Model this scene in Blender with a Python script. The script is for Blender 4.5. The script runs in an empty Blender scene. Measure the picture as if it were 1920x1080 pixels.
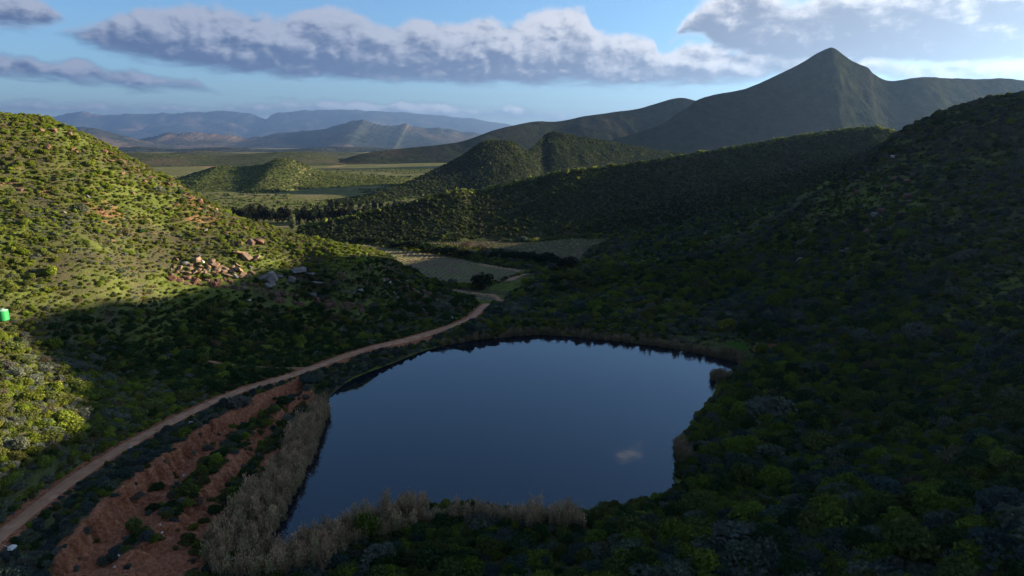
import bpy, bmesh, math, random
import numpy as np
from mathutils import Vector, Matrix
from mathutils.bvhtree import BVHTree

random.seed(7)
RNG = np.random.default_rng(11)
SC = bpy.context.scene
COL = SC.collection

# ------------------------------------------------------------------ camera
CAM_H = 50.0
FOC = 1280.0                      # focal length in pixels of a 1920 wide frame
PITCH = math.atan(270 / 1280)
cam_d = bpy.data.cameras.new('camera')
cam = bpy.data.objects.new('camera', cam_d)
COL.objects.link(cam)
cam.location = (0, 0, CAM_H)
cam.rotation_euler = (math.pi / 2 - PITCH, 0, 0)
cam_d.sensor_width = 36
cam_d.lens = 36 * FOC / 1920
cam_d.clip_start = 1
cam_d.clip_end = 150000
SC.camera = cam

# ------------------------------------------------------------------ sun, sky, exposure
SUN_AZ = math.radians(73)         # clockwise from the view direction (+Y)
SUN_EL = math.radians(11.4)
SUN = Vector((math.sin(SUN_AZ) * math.cos(SUN_EL), math.cos(SUN_AZ) * math.cos(SUN_EL), math.sin(SUN_EL)))
sd = bpy.data.lights.new('sun', 'SUN')
sd.energy = 5.0
sd.angle = math.radians(0.5)
sd.color = (1.0, 0.84, 0.58)
so = bpy.data.objects.new('sun', sd)
COL.objects.link(so)
so.rotation_euler = SUN.to_track_quat('Z', 'Y').to_euler()
so.location = SUN * 2000

SC.view_settings.view_transform = 'Standard'
SC.view_settings.look = 'None'
SC.view_settings.exposure = 2.2
SC.view_settings.gamma = 1
SC.view_settings.use_curve_mapping = False
EXPO = 2 ** SC.view_settings.exposure
SC.cycles.use_denoising = True
SC.cycles.max_bounces = 6
SC.cycles.diffuse_bounces = 2
SC.cycles.glossy_bounces = 2
SC.cycles.transmission_bounces = 2
SC.cycles.transparent_max_bounces = 6
SC.cycles.volume_bounces = 0
SC.cycles.caustics_reflective = False
SC.cycles.caustics_refractive = False


def pix_dir(px, py):
    u = (px - 960) / FOC
    v = (540 - py) / FOC
    cp, sp = math.cos(PITCH), math.sin(PITCH)
    return np.array([u, cp + v * sp, -sp + v * cp])


def at(px, py, Y):                # the point seen at a pixel, Y metres ahead
    d = pix_dir(px, py)
    return np.array([0, 0, CAM_H]) + d * (Y / d[1])


def on(px, py, z=0.0):            # the point seen at a pixel on a level z
    d = pix_dir(px, py)
    return np.array([0, 0, CAM_H]) + d * ((z - CAM_H) / d[2])


def angles(px, py):
    d = pix_dir(px, py)
    return math.degrees(math.atan2(d[0], d[1])), math.degrees(math.atan2(d[2], math.hypot(d[0], d[1])))


class NT:
    """small helper to write node trees"""
    def __init__(self, nt):
        self.nt = nt
        nt.nodes.clear()

    def n(self, typ, **kw):
        nd = self.nt.nodes.new(typ)
        for k, v in kw.items():
            setattr(nd, k, v)
        return nd

    def lk(self, a, b):
        self.nt.links.new(a, b)

    def val(self, sock, v):
        if hasattr(v, 'is_output') or isinstance(v, bpy.types.NodeSocket):
            self.lk(v, sock)
        else:
            sock.default_value = v

    def m(self, op, a, b=None, c=None, clamp=False):
        nd = self.n('ShaderNodeMath', operation=op, use_clamp=clamp)
        self.val(nd.inputs[0], a)
        if b is not None:
            self.val(nd.inputs[1], b)
        if c is not None:
            self.val(nd.inputs[2], c)
        return nd.outputs[0]

    def vm(self, op, a, b=None, scale=None):
        nd = self.n('ShaderNodeVectorMath', operation=op)
        self.val(nd.inputs[0], a)
        if b is not None:
            self.val(nd.inputs[1], b)
        if scale is not None:
            self.val(nd.inputs[3], scale)
        return nd.outputs['Value'] if op in ('LENGTH', 'DOT_PRODUCT', 'DISTANCE') else nd.outputs['Vector']

    def sep(self, v):
        nd = self.n('ShaderNodeSeparateXYZ')
        self.lk(v, nd.inputs[0])
        return nd.outputs

    def comb(self, x, y, z):
        nd = self.n('ShaderNodeCombineXYZ')
        for s, v in zip(nd.inputs, (x, y, z)):
            self.val(s, v)
        return nd.outputs[0]

    def noise(self, vec, scale, detail=4, rough=0.55, dist=0.0):
        nd = self.n('ShaderNodeTexNoise')
        self.lk(vec, nd.inputs['Vector'])
        nd.inputs['Scale'].default_value = scale
        nd.inputs['Detail'].default_value = detail
        nd.inputs['Roughness'].default_value = rough
        nd.inputs['Distortion'].default_value = dist
        return nd.outputs['Fac']

    def sstep(self, x, a, b, lo=0.0, hi=1.0):
        nd = self.n('ShaderNodeMapRange', interpolation_type='SMOOTHSTEP')
        self.val(nd.inputs[0], x)
        nd.inputs[1].default_value = a
        nd.inputs[2].default_value = b
        nd.inputs[3].default_value = lo
        nd.inputs[4].default_value = hi
        return nd.outputs[0]

    def mix(self, f, a, b):
        nd = self.n('ShaderNodeMix', data_type='RGBA')
        self.val(nd.inputs[0], f)
        for s, v in ((nd.inputs[6], a), (nd.inputs[7], b)):
            self.val(s, (*v, 1) if isinstance(v, tuple) and len(v) == 3 else v)
        return nd.outputs[2]

    def curve(self, x, pts):       # piecewise curve over x; pts sorted (x, y); returns y
        xs = [p[0] for p in pts]
        ys = [p[1] for p in pts]
        x0, x1, y0, y1 = xs[0], xs[-1], min(ys), max(ys) + 1e-4
        nd = self.n('ShaderNodeFloatCurve')
        c = nd.mapping.curves[0]
        nx = [((a - x0) / (x1 - x0), (b - y0) / (y1 - y0)) for a, b in pts]
        c.points[0].location = nx[0]
        c.points[1].location = nx[-1]
        for p in nx[1:-1]:
            c.points.new(*p)
        nd.mapping.update()
        t = self.m('DIVIDE', self.m('SUBTRACT', x, x0), x1 - x0, clamp=True)
        self.lk(t, nd.inputs['Value'])
        return self.m('MULTIPLY_ADD', nd.outputs[0], y1 - y0, y0)


# ---- world: Nishita sky with cumulus banks laid out by azimuth and elevation
world = bpy.data.worlds.new('World')
SC.world = world
world.use_nodes = True
W = NT(world.node_tree)
sky = W.n('ShaderNodeTexSky', sky_type='NISHITA')
sky.sun_disc = False
sky.sun_elevation = SUN_EL
sky.sun_rotation = SUN_AZ
sky.altitude = 300
sky.air_density = 1.0
sky.dust_density = 0.2
sky.ozone_density = 4.2
bg_sky = W.n('ShaderNodeBackground')
bg_sky.inputs[1].default_value = 0.053
W.lk(sky.outputs[0], bg_sky.inputs[0])

tc = W.n('ShaderNodeTexCoord')
dx, dy, dz = W.sep(tc.outputs['Generated'])
AZ = W.m('MULTIPLY', W.m('ARCTAN2', dx, dy), 180 / math.pi)
EL = W.m('MULTIPLY', W.m('ARCSINE', dz), 180 / math.pi)
# cloud noise space: degrees, compressed vertically towards the horizon
P2 = W.comb(AZ, W.m('MULTIPLY', EL, 1.35), 0.0)


def cloud_noise(shift):
    p = W.vm('ADD', P2, shift)
    big = W.noise(p, 0.13, 2, 0.5)
    warp = W.noise(p, 0.5, 3, 0.55)
    vor = W.n('ShaderNodeTexVoronoi', feature='F1')
    W.lk(W.vm('ADD', p, W.vm('SCALE', W.comb(warp, big, 0.0), scale=1.8)), vor.inputs['Vector'])
    vor.inputs['Scale'].default_value = 0.40
    vor.inputs['Detail'].default_value = 3.0
    vor.inputs['Roughness'].default_value = 0.48
    vor.inputs['Lacunarity'].default_value = 2.3
    fine = W.noise(p, 1.6, 5, 0.6)
    s = W.m('MULTIPLY', W.m('SUBTRACT', big, 0.5), 2.0)
    s = W.m('MULTIPLY_ADD', W.m('SUBTRACT', fine, 0.5), 0.9, s)
    return W.m('MULTIPLY_ADD', W.m('SUBTRACT', 0.70, vor.outputs['Distance']), 1.9, s)


CN = cloud_noise((0.0, 0.0, 0.0))
CN_S = cloud_noise((0.55, 0.6, 0.0))          # the same field a little towards the sun
RELIEF = W.m('SUBTRACT', CN, CN_S)
WISP = W.noise(W.vm('MULTIPLY', P2, (0.35, 1.0, 1.0)), 0.9, 5, 0.6, 0.6)


def pts_of(pix):
    return sorted(angles(x, y) for x, y in pix)


def bank(top, base, top_amp, base_amp, soft):
    T = W.curve(AZ, pts_of(top))
    B = W.curve(AZ, pts_of(base))
    a = W.m('MULTIPLY_ADD', CN, top_amp, W.m('SUBTRACT', W.m('ADD', T, 0.30), EL))
    b = W.m('MULTIPLY_ADD', CN, base_amp, W.m('SUBTRACT', W.m('ADD', EL, 0.30), B))
    th = W.m('MAXIMUM', W.m('SUBTRACT', T, B), 0.15)
    b = W.m('MULTIPLY_ADD', W.m('SUBTRACT', WISP, 0.5), 1.6, b)
    dens = W.m('MULTIPLY', W.sstep(a, 0.0, soft), W.sstep(b, -0.25, 0.75))
    h = W.m('DIVIDE', W.m('SUBTRACT', EL, B), th)
    return dens, h, a


BANKS = []
# the long bank across the middle
BANKS.append(bank([(-600, 60), (60, 60), (130, 48), (210, 25), (330, 8), (420, 14), (500, 30), (560, 20), (625, 12), (690, 35), (740, 46),
                   (790, 30), (850, 42), (900, 32), (950, 42), (1000, 25), (1050, 10), (1092, 15), (1120, 52), (1170, 60),
                   (1225, 70), (1243, 98), (1290, 78), (1350, 84), (1400, 92), (1500, 100), (1700, 120), (1990, 130)],
                  [(-600, 58), (60, 58), (150, 80), (220, 100), (300, 112), (400, 132), (500, 140), (650, 148), (800, 152), (900, 157), (1100, 158),
                   (1250, 158), (1400, 150), (1500, 140), (1700, 142), (1990, 140)], 0.34, 0.14, 0.62))
# low bank on the left
BANKS.append(bank([(-700, 80), (0, 97), (60, 106), (100, 118), (150, 104), (190, 124), (240, 130), (300, 141), (360, 148), (400, 170), (460, 180), (1990, 185)],
                  [(-700, 140), (0, 140), (100, 149), (200, 158), (300, 163), (395, 168), (460, 172), (1990, 175)], 0.28, 0.12, 0.55))
# high dark cloud in the left corner
BANKS.append(bank([(-700, -60), (0, -14), (60, -8), (100, 12), (150, 40), (1990, 60)],
                  [(-700, 30), (0, 52), (60, 56), (100, 44), (150, 32), (1990, 30)], 0.35, 0.22, 0.6))
# tall bright cloud on the right
BANKS.append(bank([(-700, 130), (1215, 118), (1255, 78), (1290, 20), (1340, -25), (1400, -50), (1500, -12), (1560, -30), (1700, -45), (1920, -60), (2400, -90)],
                  [(-700, 100), (1240, 100), (1280, 62), (1340, 92), (1400, 104), (1500, 118), (1600, 120), (1750, 128), (1920, 130), (2400, 130)], 0.5, 0.35, 1.0))
# thin row of small cumulus over the far range
BANKS.append(bank([(-700, 185), (0, 192), (150, 190), (300, 192), (380, 200), (440, 190), (500, 196), (560, 188), (620, 192), (690, 190), (760, 190),
                   (840, 196), (880, 200), (960, 196), (1000, 204), (1060, 212), (1150, 240), (1990, 250)],
                  [(-700, 214), (0, 214), (300, 214), (500, 210), (700, 220), (900, 222), (1060, 224), (1990, 224)], 0.34, 0.25, 0.55))
# band of bright cloud low behind the peak on the right
BANKS.append(bank([(-700, 240), (1560, 170), (1640, 112), (1720, 118), (1800, 112), (1900, 108), (2000, 110), (2400, 110)],
                  [(-700, 200), (1560, 160), (1640, 142), (1720, 150), (1900, 160), (2400, 160)], 0.3, 0.2, 0.5))

EXB = 1 / EXPO
DENS = None
COLR = None
right = W.sstep(AZ, -22, 26)
sunglow = W.sstep(AZ, 8, 34)
lit_c = W.mix(right, (0.50 * EXB, 0.55 * EXB, 0.68 * EXB), (1.15 * EXB, 1.10 * EXB, 1.08 * EXB))
lit_c = W.mix(sunglow, lit_c, (0.95 * EXB, 0.90 * EXB, 0.86 * EXB))
dark_c = W.mix(right, (0.10 * EXB, 0.15 * EXB, 0.29 * EXB), (0.23 * EXB, 0.25 * EXB, 0.34 * EXB))
dark_c = W.mix(sunglow, dark_c, (0.27 * EXB, 0.26 * EXB, 0.29 * EXB))
far_lit = W.mix(right, (0.8 * EXB, 0.88 * EXB, 1.0 * EXB), (2.2 * EXB, 2.1 * EXB, 2.0 * EXB))
for i, (d, h, a) in enumerate(BANKS):
    lv = W.m('MULTIPLY_ADD', RELIEF, 0.42, W.m('SUBTRACT', h, 0.36))
    lv = W.m('MULTIPLY_ADD', W.m('SUBTRACT', WISP, 0.5), 0.9, lv)
    lv = W.m('SUBTRACT', lv, W.m('MULTIPLY', W.sstep(a, 0.3, 2.4), 0.45 if i == 3 else 0.15))
    f = W.sstep(lv, -0.42, 0.52)
    if i == 4:
        c = W.mix(f, (0.30 * EXB, 0.38 * EXB, 0.55 * EXB), far_lit)
        d = W.m('MULTIPLY', d, 0.9)
    else:
        c = W.mix(f, dark_c, lit_c)
    if DENS is None:
        DENS, COLR = d, c
    else:
        COLR = W.mix(d, COLR, c)
        DENS = W.m('SUBTRACT', W.m('ADD', DENS, d), W.m('MULTIPLY', DENS, d))
# one small cloud high up: the pond mirrors it
ca, ce = 10.4, 25.2
ax, ey = W.m('SUBTRACT', AZ, ca), W.m('SUBTRACT', EL, ce)
ax2 = W.m('MULTIPLY_ADD', ey, -0.5, ax)
ey2 = W.m('MULTIPLY_ADD', ax, 0.45, ey)
q = W.m('ADD', W.m('POWER', W.m('DIVIDE', W.m('ABSOLUTE', ax2), 2.4), 2.0), W.m('POWER', W.m('DIVIDE', W.m('ABSOLUTE', ey2), 1.15), 2.0))
sm = W.sstep(W.m('MULTIPLY_ADD', W.m('SUBTRACT', WISP, 0.5), 3.0, W.m('MULTIPLY_ADD', CN, 0.35, W.m('SUBTRACT', 0.7, q))), 0.0, 1.6)
COLR = W.mix(sm, COLR, (1.1 * EXB, 1.08 * EXB, 1.08 * EXB))
DENS = W.m('MAXIMUM', DENS, W.m('MULTIPLY', sm, 0.95))
# unseen broken cumulus added overhead and behind the camera, greyed to tone skylight
inv = W.m('DIVIDE', 1.0, W.m('MAXIMUM', dz, 0.12))
pl = W.comb(W.m('MULTIPLY', dx, inv), W.m('MULTIPLY', dy, inv), 0.0)
ov = W.noise(pl, 1.3, 5, 0.55, 0.3)
ov = W.m('MULTIPLY', W.sstep(ov, 0.44, 0.62), W.m('MAXIMUM', W.sstep(EL, 31, 40), W.m('MULTIPLY', W.sstep(W.m('ABSOLUTE', AZ), 60, 80), W.sstep(EL, 1, 6))))
COLR = W.mix(ov, COLR, W.mix(W.sstep(ov, 0.0, 0.5), lit_c, (0.12 * EXB, 0.12 * EXB, 0.135 * EXB)))
DENS = W.m('MAXIMUM', DENS, W.m('MULTIPLY', ov, 0.95))
bg_c = W.n('ShaderNodeBackground')
W.lk(COLR, bg_c.inputs[0])
bg_c.inputs[1].default_value = 1.0
ms = W.n('ShaderNodeMixShader')
W.lk(DENS, ms.inputs[0])
W.lk(bg_sky.outputs[0], ms.inputs[1])
W.lk(bg_c.outputs[0], ms.inputs[2])
wo = W.n('ShaderNodeOutputWorld')
W.lk(ms.outputs[0], wo.inputs[0])
world.cycles.sampling_method = 'MANUAL'
world.cycles.sample_map_resolution = 1024

# ------------------------------------------------------------------ numeric helpers


def _hash(ix, iy, seed):
    h = (ix.astype(np.int64) * 374761393 + iy.astype(np.int64) * 668265263 + seed * 1442695041) & 0x7fffffff
    h = ((h ^ (h >> 13)) * 1274126177) & 0x7fffffff
    return ((h ^ (h >> 16)) & 0xffff) / 65535.0


def vnoise(x, y, seed=0):
    x = np.asarray(x, float)
    y = np.asarray(y, float)
    ix, iy = np.floor(x), np.floor(y)
    fx, fy = x - ix, y - iy
    fx = fx * fx * (3 - 2 * fx)
    fy = fy * fy * (3 - 2 * fy)
    a = _hash(ix, iy, seed)
    b = _hash(ix + 1, iy, seed)
    c = _hash(ix, iy + 1, seed)
    d = _hash(ix + 1, iy + 1, seed)
    return (a * (1 - fx) + b * fx) * (1 - fy) + (c * (1 - fx) + d * fx) * fy


def fbm(x, y, scale, oct=4, seed=0, gain=0.5):
    s, amp, tot = 0.0, 1.0, 0.0
    x = np.asarray(x, float) / scale
    y = np.asarray(y, float) / scale
    for o in range(oct):
        s = s + amp * (vnoise(x, y, seed + o * 17) - 0.5)
        tot += amp
        amp *= gain
        x, y = x * 2.03 + 5.2, y * 2.03 + 1.7
    return s / tot * 2            # about -1..1


def S(a, b, x):
    t = np.clip((x - a) / (b - a), 0, 1)
    return t * t * (3 - 2 * t)


def smooth_line(pts, step=1.0):   # Catmull-Rom through points, resampled evenly
    p = np.array(pts, float)
    q = np.vstack([2 * p[0] - p[1], p, 2 * p[-1] - p[-2]])
    out = []
    for i in range(1, len(q) - 2):
        n = max(2, int(np.linalg.norm(q[i + 1] - q[i]) / step))
        t = np.linspace(0, 1, n, endpoint=False)[:, None]
        out.append(0.5 * (2 * q[i] + (q[i + 1] - q[i - 1]) * t + (2 * q[i - 1] - 5 * q[i] + 4 * q[i + 1] - q[i + 2]) * t ** 2
                          + (3 * q[i] - q[i - 1] - 3 * q[i + 1] + q[i + 2]) * t ** 3))
    out.append(p[-1:])
    return np.vstack(out)


def seg_dist(x, y, line):         # distance to a polyline, plus arc length and z of the nearest point and side
    best = np.full(x.shape, 1e9)
    arc = np.zeros(x.shape)
    zz = np.zeros(x.shape)
    side = np.zeros(x.shape)
    acc = 0.0
    for a, b in zip(line[:-1], line[1:]):
        ex, ey = b[0] - a[0], b[1] - a[1]
        L2 = ex * ex + ey * ey + 1e-12
        t = np.clip(((x - a[0]) * ex + (y - a[1]) * ey) / L2, 0, 1)
        ddx, ddy = x - (a[0] + t * ex), y - (a[1] + t * ey)
        d = np.hypot(ddx, ddy)
        m = d < best
        best = np.where(m, d, best)
        arc = np.where(m, acc + t * math.sqrt(L2), arc)
        if len(a) > 2:
            zz = np.where(m, a[2] + t * (b[2] - a[2]), zz)
        side = np.where(m, np.sign(ex * ddy - ey * ddx), side)
        acc += math.sqrt(L2)
    return best, arc, zz, side


def inside(x, y, poly):
    r = np.zeros(np.shape(x), bool)
    n = len(poly)
    for i in range(n):
        x0, y0 = poly[i][0], poly[i][1]
        x1, y1 = poly[(i + 1) % n][0], poly[(i + 1) % n][1]
        if y0 == y1:
            continue
        c = ((y0 > y) != (y1 > y)) & (x < (x1 - x0) * (y - y0) / (y1 - y0) + x0)
        r ^= c
    return r


def mesh_obj(name, verts, faces, mat=None, parent=None, smooth=True, attrs=None, link=True):
    me = bpy.data.meshes.new(name)
    verts = np.asarray(verts, np.float32)
    faces = np.asarray(faces, np.int32) if not isinstance(faces, list) else faces
    if isinstance(faces, np.ndarray):
        nf, k = faces.shape
        me.vertices.add(len(verts))
        me.vertices.foreach_set('co', verts.ravel())
        me.loops.add(nf * k)
        me.loops.foreach_set('vertex_index', faces.ravel())
        me.polygons.add(nf)
        me.polygons.foreach_set('loop_start', np.arange(nf, dtype=np.int32) * k)
        me.update(calc_edges=True)
    else:
        me.from_pydata([tuple(v) for v in verts], [], faces)
        me.update()
    if smooth and len(me.polygons):
        me.polygons.foreach_set('use_smooth', np.ones(len(me.polygons), bool))
    for k_, v_ in (attrs or {}).items():
        a = me.attributes.new(k_, 'FLOAT', 'POINT')
        a.data.foreach_set('value', np.asarray(v_, np.float32).ravel())
    if mat:
        me.materials.append(mat)
    o = bpy.data.objects.new(name, me)
    if link:
        COL.objects.link(o)
    if parent:
        o.parent = parent
    return o


def tag(o, label=None, cat=None, group=None, kind=None):
    if label:
        o['label'] = label
    if cat:
        o['category'] = cat
    if group:
        o['group'] = group
    if kind:
        o['kind'] = kind
    return o


def empty(name, loc=(0, 0, 0), rz=0.0, s=1.0):
    o = bpy.data.objects.new(name, None)
    COL.objects.link(o)
    o.location = loc
    o.rotation_euler = (0, 0, rz)
    o.scale = (s, s, s)
    o.empty_display_size = 0.3
    return o


# ------------------------------------------------------------------ materials


def mat_ground():
    m = bpy.data.materials.new('scrub_ground')
    m.use_nodes = True
    T = NT(m.node_tree)
    g = T.n('ShaderNodeNewGeometry')
    P = g.outputs['Position']
    n1 = T.noise(P, 0.05, 4)
    n2 = T.noise(P, 0.35, 5, 0.6)
    n3 = T.noise(P, 2.2, 5, 0.65)
    n4 = T.noise(P, 0.9, 3, 0.6)
    veg = T.mix(T.sstep(n2, 0.35, 0.65), (0.070, 0.088, 0.024), (0.115, 0.140, 0.036))
    veg = T.mix(T.sstep(n1, 0.4, 0.62), veg, (0.065, 0.060, 0.036))
    earth = T.mix(T.sstep(n3, 0.3, 0.7), (0.10, 0.058, 0.035), (0.17, 0.105, 0.065))
    veg = T.mix(T.m('MULTIPLY', T.sstep(n4, 0.58, 0.72), 0.4), veg, earth)
    a_s = T.n('ShaderNodeAttribute', attribute_name='soil').outputs['Fac']
    a_r = T.n('ShaderNodeAttribute', attribute_name='rock').outputs['Fac']
    a_g = T.n('ShaderNodeAttribute', attribute_name='lush').outputs['Fac']
    a_f = T.n('ShaderNodeAttribute', attribute_name='field').outputs['Fac']
    soil = T.mix(T.sstep(n3, 0.3, 0.72), (0.170, 0.060, 0.030), (0.36, 0.155, 0.085))
    soil = T.mix(T.sstep(n2, 0.55, 0.75), soil, (0.34, 0.17, 0.11))
    rock = T.mix(T.sstep(n3, 0.4, 0.7), (0.13, 0.065, 0.04), (0.30, 0.17, 0.10))
    field = T.mix(T.sstep(n1, 0.42, 0.62), (0.14, 0.105, 0.068), (0.125, 0.135, 0.055))
    field = T.mix(T.m('MULTIPLY', n3, 0.4), field, (0.19, 0.15, 0.10))
    c = T.mix(T.sstep(T.m('MULTIPLY_ADD', T.m('SUBTRACT', n2, 0.5), 0.7, a_s), 0.3, 0.62), veg, soil)
    c = T.mix(T.sstep(T.m('MULTIPLY_ADD', T.m('SUBTRACT', n2, 0.5), 1.2, a_r), 0.35, 0.7), c, rock)
    c = T.mix(T.sstep(a_f, 0.3, 0.7), c, field)
    c = T.mix(T.sstep(a_g, 0.3, 0.7), c, (0.035, 0.085, 0.012))
    bs = T.n('ShaderNodeBsdfDiffuse')
    T.lk(c, bs.inputs[0])
    bp = T.n('ShaderNodeBump')
    bp.inputs['Strength'].default_value = 0.8
    bp.inputs['Distance'].default_value = 0.35
    T.lk(T.m('ADD', n3, n2), bp.inputs['Height'])
    T.lk(bp.outputs[0], bs.inputs['Normal'])
    out = T.n('ShaderNodeOutputMaterial')
    T.lk(bs.outputs[0], out.inputs[0])
    return m


def mat_far(name, c1, c2, c3, scale, bump):
    m = bpy.data.materials.new(name)
    m.use_nodes = True
    T = NT(m.node_tree)
    g = T.n('ShaderNodeNewGeometry')
    P = g.outputs['Position']
    n1 = T.noise(P, scale * 0.12, 5, 0.6)
    n2 = T.noise(P, scale, 5, 0.65)
    n3 = T.noise(P, scale * 5, 3, 0.6)
    c = T.mix(T.sstep(n2, 0.38, 0.62), c1, c2)
    c = T.mix(T.sstep(n1, 0.5, 0.66), c, c3)
    c = T.mix(T.m('MULTIPLY', T.sstep(n3, 0.5, 0.62), 0.55), c, tuple(v * 0.45 for v in c1))
    a_s = T.n('ShaderNodeAttribute', attribute_name='soil').outputs['Fac']
    c = T.mix(T.sstep(a_s, 0.3, 0.7), c, (0.24, 0.17, 0.10))
    bs = T.n('ShaderNodeBsdfDiffuse')
    T.lk(c, bs.inputs[0])
    bp = T.n('ShaderNodeBump')
    bp.inputs['Strength'].default_value = 1.0
    bp.inputs['Distance'].default_value = bump
    T.lk(T.m('ADD', n2, T.m('MULTIPLY', n3, 0.5)), bp.inputs['Height'])
    T.lk(bp.outputs[0], bs.inputs['Normal'])
    out = T.n('ShaderNodeOutputMaterial')
    T.lk(bs.outputs[0], out.inputs[0])
    return m


def mat_simple(name, cols, scale=2.0, rough=0.9, bump=0.1, lo=0.35, hi=0.65, spec=0.2):
    m = bpy.data.materials.new(name)
    m.use_nodes = True
    T = NT(m.node_tree)
    g = T.n('ShaderNodeNewGeometry')
    oi = T.n('ShaderNodeObjectInfo')
    P = T.vm('ADD', g.outputs['Position'], T.vm('SCALE', T.comb(oi.outputs['Random'], oi.outputs['Random'], 0.0), scale=37.0))
    n1 = T.noise(P, scale, 6, 0.62)
    n2 = T.noise(P, scale * 0.23, 3, 0.6)
    c = T.mix(T.sstep(n1, lo, hi), cols[0], cols[1])
    if len(cols) > 2:
        c = T.mix(T.sstep(n2, 0.45, 0.65), c, cols[2])
    hs = T.n('ShaderNodeHueSaturation')
    T.lk(c, hs.inputs['Color'])
    T.lk(T.m('MULTIPLY_ADD', oi.outputs['Random'], 0.4, 0.8), hs.inputs['Value'])
    bs = T.n('ShaderNodeBsdfPrincipled')
    T.lk(hs.outputs[0], bs.inputs['Base Color'])
    bs.inputs['Roughness'].default_value = rough
    bs.inputs['Specular IOR Level'].default_value = spec
    if bump:
        bp = T.n('ShaderNodeBump')
        bp.inputs['Strength'].default_value = 0.9
        bp.inputs['Distance'].default_value = bump
        T.lk(n1, bp.inputs['Height'])
        T.lk(bp.outputs[0], bs.inputs['Normal'])
    out = T.n('ShaderNodeOutputMaterial')
    T.lk(bs.outputs[0], out.inputs[0])
    return m


def mat_leaf():
    """leaf colour comes from the plant's own 'tint'"""
    m = bpy.data.materials.new('leaf')
    m.use_nodes = True
    T = NT(m.node_tree)
    at_ = T.n('ShaderNodeAttribute', attribute_type='INSTANCER', attribute_name='tint')
    lv = T.n('ShaderNodeAttribute', attribute_type='GEOMETRY', attribute_name='leafvar').outputs['Fac']
    hs = T.n('ShaderNodeHueSaturation')
    T.lk(at_.outputs['Color'], hs.inputs['Color'])
    T.lk(T.m('MULTIPLY_ADD', lv, 0.9, 0.6), hs.inputs['Value'])
    T.lk(T.m('MULTIPLY_ADD', lv, -0.03, 0.515), hs.inputs['Hue'])
    d = T.n('ShaderNodeBsdfDiffuse')
    t = T.n('ShaderNodeBsdfTranslucent')
    T.lk(hs.outputs[0], d.inputs[0])
    T.lk(hs.outputs[0], t.inputs[0])
    mx = T.n('ShaderNodeMixShader')
    mx.inputs[0].default_value = 0.48
    T.lk(d.outputs[0], mx.inputs[1])
    T.lk(t.outputs[0], mx.inputs[2])
    out = T.n('ShaderNodeOutputMaterial')
    T.lk(mx.outputs[0], out.inputs[0])
    return m


def mat_water():
    m = bpy.data.materials.new('pond_water')
    m.use_nodes = True
    T = NT(m.node_tree)
    g = T.n('ShaderNodeNewGeometry')
    P = g.outputs['Position']
    n = T.noise(P, 0.9, 3, 0.5)
    bs = T.n('ShaderNodeBsdfPrincipled')
    bs.inputs['Base Color'].default_value = (0.003, 0.006, 0.013, 1)
    bs.inputs['Roughness'].default_value = 0.03
    bs.inputs['IOR'].default_value = 1.55
    bp = T.n('ShaderNodeBump')
    bp.inputs['Strength'].default_value = 0.12
    bp.inputs['Distance'].default_value = 0.02
    T.lk(n, bp.inputs['Height'])
    T.lk(bp.outputs[0], bs.inputs['Normal'])
    out = T.n('ShaderNodeOutputMaterial')
    T.lk(bs.outputs[0], out.inputs[0])
    return m


M_GROUND = mat_ground()
M_LEAF = mat_leaf()
M_WATER = mat_water()
M_ROAD = mat_simple('track_earth', [(0.23, 0.115, 0.064), (0.37, 0.20, 0.118), (0.28, 0.145, 0.083)], 0.8, 0.95, 0.06)
M_ROCK_TAN = mat_simple('tan_rock', [(0.125, 0.075, 0.047), (0.26, 0.175, 0.115), (0.17, 0.125, 0.09)], 1.6, 0.9, 0.15)
M_ROCK_GREY = mat_simple('grey_rock', [(0.11, 0.105, 0.10), (0.24, 0.225, 0.21), (0.16, 0.14, 0.125)], 1.6, 0.9, 0.15)
M_ROCK_DARK = mat_simple('rust_rock', [(0.075, 0.045, 0.034), (0.17, 0.085, 0.055), (0.11, 0.075, 0.06)], 0.9, 0.92, 0.25)
M_ROCK_WHITE = mat_simple('pale_rock', [(0.36, 0.34, 0.31), (0.5, 0.48, 0.44)], 2.0, 0.9, 0.05)
M_BARK = mat_simple('bark', [(0.06, 0.045, 0.032), (0.13, 0.10, 0.075)], 6, 0.95, 0.03)
M_REED = None

# ------------------------------------------------------------------ lay of the land (metres; pond level is z = 0)
POND_PIX = [(470, 1030), (520, 965), (552, 900), (580, 840), (600, 790), (616, 748), (660, 712), (735, 682), (800, 657), (870, 641), (940, 633), (1000, 628),
            (1060, 630), (1130, 637), (1200, 645), (1270, 655), (1330, 667), (1388, 680), (1376, 692), (1345, 704), (1336, 740), (1302, 782),
            (1272, 830), (1262, 880), (1262, 912), (1210, 935), (1140, 948), (1060, 962), (950, 952), (870, 942), (780, 952), (700, 978), (620, 1006), (540, 1038), (490, 1050)]
POND = smooth_line([on(x, y, 0)[:2] for x, y in POND_PIX] + [on(*POND_PIX[0], 0)[:2]], 1.5)[:-1]
ROAD_PIX = [(-130, 1110, 4.2), (-60, 1055, 4.2), (0, 1005, 4.2), (60, 957, 4.1), (130, 903, 4.0), (200, 858, 3.9), (280, 812, 3.8), (360, 772, 3.6), (450, 733, 3.4),
            (540, 706, 3.2), (600, 685, 3.0), (680, 657, 2.7), (760, 637, 2.4), (830, 617, 2.2), (872, 602, 2.0), (890, 590, 1.8)]
ROAD = smooth_line([on(x, y, z) for x, y, z in ROAD_PIX] + [np.array([-8.0, 214, -0.5]), np.array([-3.0, 228, -4.2]), np.array([-4.5, 240, -5.0])], 1.0)
SIDE = smooth_line([on(x, y, z) for x, y, z in [(375, 675, 5.6), (420, 680, 4.8), (470, 684, 4.2), (560, 688, 3.4), (600, 686, 3.05)]], 1.0)
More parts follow.
